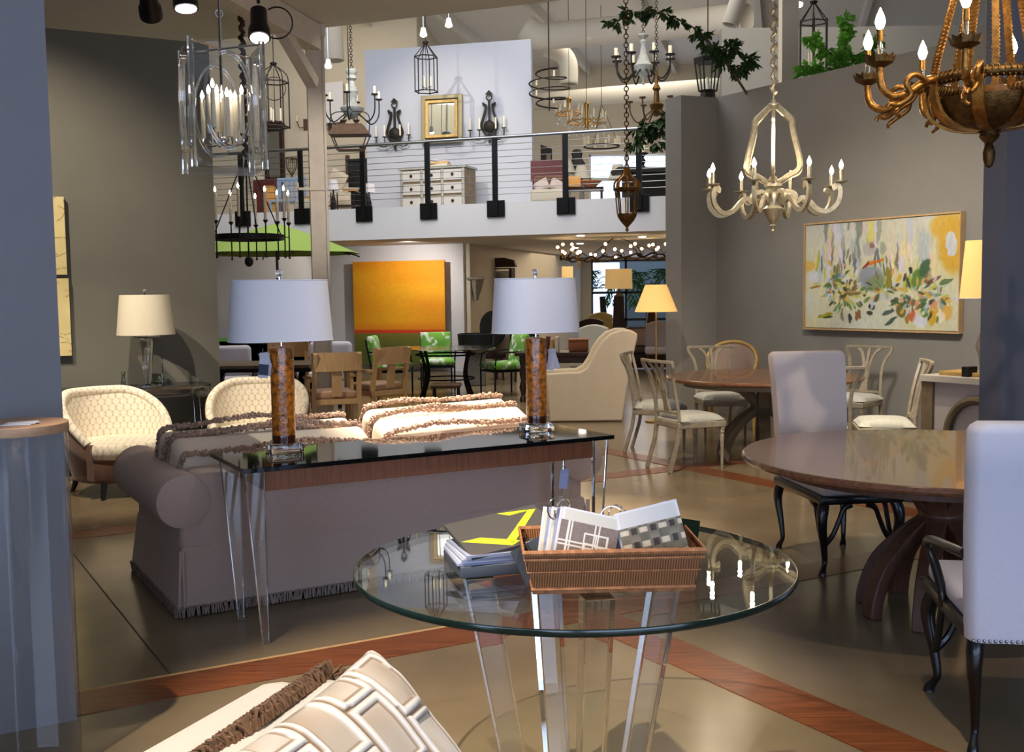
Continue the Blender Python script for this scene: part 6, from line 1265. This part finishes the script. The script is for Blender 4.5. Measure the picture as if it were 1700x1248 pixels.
for k, (u, v, Y, s) in enumerate(((1000, 520, 34, 1), (1075, 505, 35.2, -1))):
    p = at(u, v, Y); t = thing('palm_plant', ('green palm outside the left panes of the far window', 'blue-green palm outside the right panes of the far window')[k], 'plant', (p.x, p.y, -.12)); B().tube([(0, 0, 0), (.05, 0, .8), (0, 0, 1.5)], [.14, .11, .09], 8).build('trunk', 'stem', t); b = B(); rd = random.Random(k)
    for j in range(16):
        a = rd.uniform(0, 2*PI); q = spline([(0, 0, 1.5), (.5*math.cos(a), .5*math.sin(a), 2.1+.3*rd.random()), (1.1*math.cos(a), 1.1*math.sin(a), 1.9+.4*rd.random()), (1.5*math.cos(a), 1.5*math.sin(a), 1.3)], 5)
        for i in range(2, len(q)):
            for sgn in (-1, 1): leaf(b, q[i], Vector((-math.sin(a)*sgn, math.cos(a)*sgn, -.5))+(q[i]-q[i-1])*4, .34, .03, rd)
    b.build('fronds', 'leaf_palm', t, False)
for u, v, lb in ((703, 58, 'bright spotlight head hanging above the loft lantern'), (745, 42, 'bright tilted spotlight head on the rafters, right of the one over the lantern'), (545, 110, 'small bright spotlight at the post edge'), (1325, 8, 'bright spotlight at the top edge beside the upper white column')):
    Y = 19 if u < 1000 else 15; p = at(u, v, Y); t = thing('ceiling_spotlight', lb, 'spotlight', p, group='spotlights under the high ceiling'); B().tube([(0, 0, .12), (0, 0, .02), (0, -.01, 0)], [.04, .06, .065], 14).build('can', 'white_paint', t); B().sph((0, -.01, -.01), .06, (1, 1, .5)).build('lens', mat('lens_glow', (255, 240, 230)), t); B().rod((0, 0, .12), (0, 0, 8.35-p.z), .01, 6).build('stem', 'steel', t)
# ------------------------------------------------------------------ light
W = bpy.data.worlds.new('sky'); S.world = W; W.use_nodes = True
bg = W.node_tree.nodes['Background']; bg.inputs[0].default_value = (.55, .70, 1, 1); bg.inputs[1].default_value = 2.4
def K(t):   # colour of a lamp
    return {'warm': (1, .85, .66), 'neutral': (1, .92, .82), 'day': (.52, .68, 1), 'white': (1, .95, .9)}[t]
def area(name, loc, tgt, w, h, e, c):
    l = bpy.data.lights.new(name, 'AREA'); l.shape = 'RECTANGLE'; l.size = w; l.size_y = h; l.energy = e; l.color = K(c)
    o = bpy.data.objects.new(name, l); COL.objects.link(o); o.location = loc
    o.rotation_euler = (Vector(tgt)-Vector(loc)).to_track_quat('-Z', 'Y').to_euler(); return o
def spot(name, loc, tgt, e, ang=40, blend=.6, c='warm', r=.04):
    l = bpy.data.lights.new(name, 'SPOT'); l.energy = e; l.spot_size = math.radians(ang); l.spot_blend = blend; l.color = K(c); l.shadow_soft_size = r
    o = bpy.data.objects.new(name, l); COL.objects.link(o); o.location = loc
    o.rotation_euler = (Vector(tgt)-Vector(loc)).to_track_quat('-Z', 'Y').to_euler(); return o
def point(name, loc, e, c='warm', r=.3):
    l = bpy.data.lights.new(name, 'POINT'); l.energy = e; l.color = K(c); l.shadow_soft_size = r
    o = bpy.data.objects.new(name, l); COL.objects.link(o); o.location = loc; return o
# daylight
cw = (wl[0]+wl[1])/2
area('daylight_clerestory', (cw.x-.03, cw.y-.12, 6.8), (cw.x+3.0, cw.y+8, 4.6), 5, 2.2, 210, 'day')
area('daylight_storefront', (-4.6, -4.4, 1.7), (-4.6, 10, 1.6), 8.2, 2.5, 255, 'day')
area('daylight_storefront', (4.6, -4.4, 1.7), (4.6, 10, 1.6), 8.2, 2.5, 215, 'day')
area('daylight_back', (4.2, 31.3, 1.3), (4.2, 20, 1.0), 4.6, 2.2, 60, 'day')
area('daylight_loft_back', (4.4, 33.6, 5.0), (4.4, 20, 4.0), 3.8, 1.5, 70, 'day')
# track lamps of the low ceiling, plus one added fill for the post
CZ = 4.7
spot('track_and_fill_spot', (-1.2, 6.0, CZ), (-.35, 6.75, .75), 2945, 34, .7)
spot('track_and_fill_spot', (-1.5, 1.2, CZ), (-.25, 1.9, .8), 806, 32, .7)
spot('track_and_fill_spot', (-1.9, 1.8, CZ), (-.25, 3.8, 0), 1500, 29, .6)
spot('track_and_fill_spot', (.9, 2.6, CZ), (.7, 3.0, 0), 480, 41, .9)
spot('track_and_fill_spot', (-3.1, 6.6, CZ), (-3.1, 8.6, .7), 775, 41, .7)
spot('track_and_fill_spot', (-4.2, 6.6, CZ), (-3.9, 9.4, 1.7), 900, 57, .9)
spot('track_and_fill_spot', (2.0, 7.0, CZ), (3.55, 10.2, 1.3), 1000, 62, .9, 'neutral', .35)
spot('track_and_fill_spot', (2.4, 7.4, CZ), (3.2, 8.6, .5), 403, 37, .8)
spot('track_and_fill_spot', (.4, 6.2, CZ), (1.0, 8.2, 0), 744, 57, .8)
spot('track_and_fill_spot', (.2, 7.8, CZ), (.9, 12.4, .6), 496, 36, .8)
spot('track_and_fill_spot', (2.2, 2.6, CZ), (2.4, 5.6, .8), 310, 49, .9)
spot('track_and_fill_spot', (-.4, 9.6, CZ), (-2.38, 13.5, 2.9), 420, 30, .9, 'neutral')  # added fill spot without a fixture, brightens the dim steel post
# lamps of the high hall, loft and the rooms under it
spot('hall_spot', (-2.5, 17.0, 6.8), (-1.3, 21.4, 4.4), 500, 50, .8)
area('hall_lamps', (-2.5, 15.5, 7.6), (-2.5, 17, 0), 8, 4, 420, 'neutral')
area('hall_lamps', (3.5, 18, 7.9), (3.5, 20, 0), 7, 5, 300, 'neutral')
area('loft_lamps', (-4.8, 24.0, 7.6), (-5, 26.4, 4), 4, 2, 90, 'neutral')
area('loft_lamps', (3.4, 27, 7.6), (3, 28, 3), 5, 4, 170, 'neutral')
area('underloft_lamps', (2.5, 25, 2.48), (2.5, 25, 0), 4, 6, 110, 'warm')
spot('underloft_spot', (-4.3, 20.9, 2.4), (-4.85, 22.4, 1.95), 40, 70, .6, 'neutral')
spot('underloft_spot', (-1.9, 19.9, 2.45), (-2.0, 21.6, 1.3), 110, 120, .9, 'white')
spot('track_and_fill_spot', (1.7, 3.2, CZ), (-.45, 5.45, 1.55), 420, 25, 1, 'white')
for k in range(8):
    a = math.radians(16+45*k); point('candle_glow', (sc.x+.6*math.cos(a), sc.y+.6*math.sin(a), 2.70), 5, r=.02)
    a = math.radians(-79+45*k); point('candle_glow', (gc.x+.555*math.cos(a), gc.y+.555*math.sin(a), 2.83), 3.5, r=.02)
    a = 2*PI*k/8+.2
    if k % 4 == 0: point('candle_glow', (ac.x+.115*math.cos(a), ac.y+.115*math.sin(a), 2.71), .7, r=.012)
cy = S.cycles
cy.max_bounces = 12; cy.diffuse_bounces = 4; cy.glossy_bounces = 4; cy.transmission_bounces = 10; cy.transparent_max_bounces = 8
cy.caustics_reflective = False; cy.caustics_refractive = False; cy.sample_clamp_indirect = 4; cy.use_denoising = True
vs = S.view_settings; vs.view_transform = 'Standard'; vs.look = 'None'; vs.gamma = 1; vs.exposure = 0; vs.use_curve_mapping = False
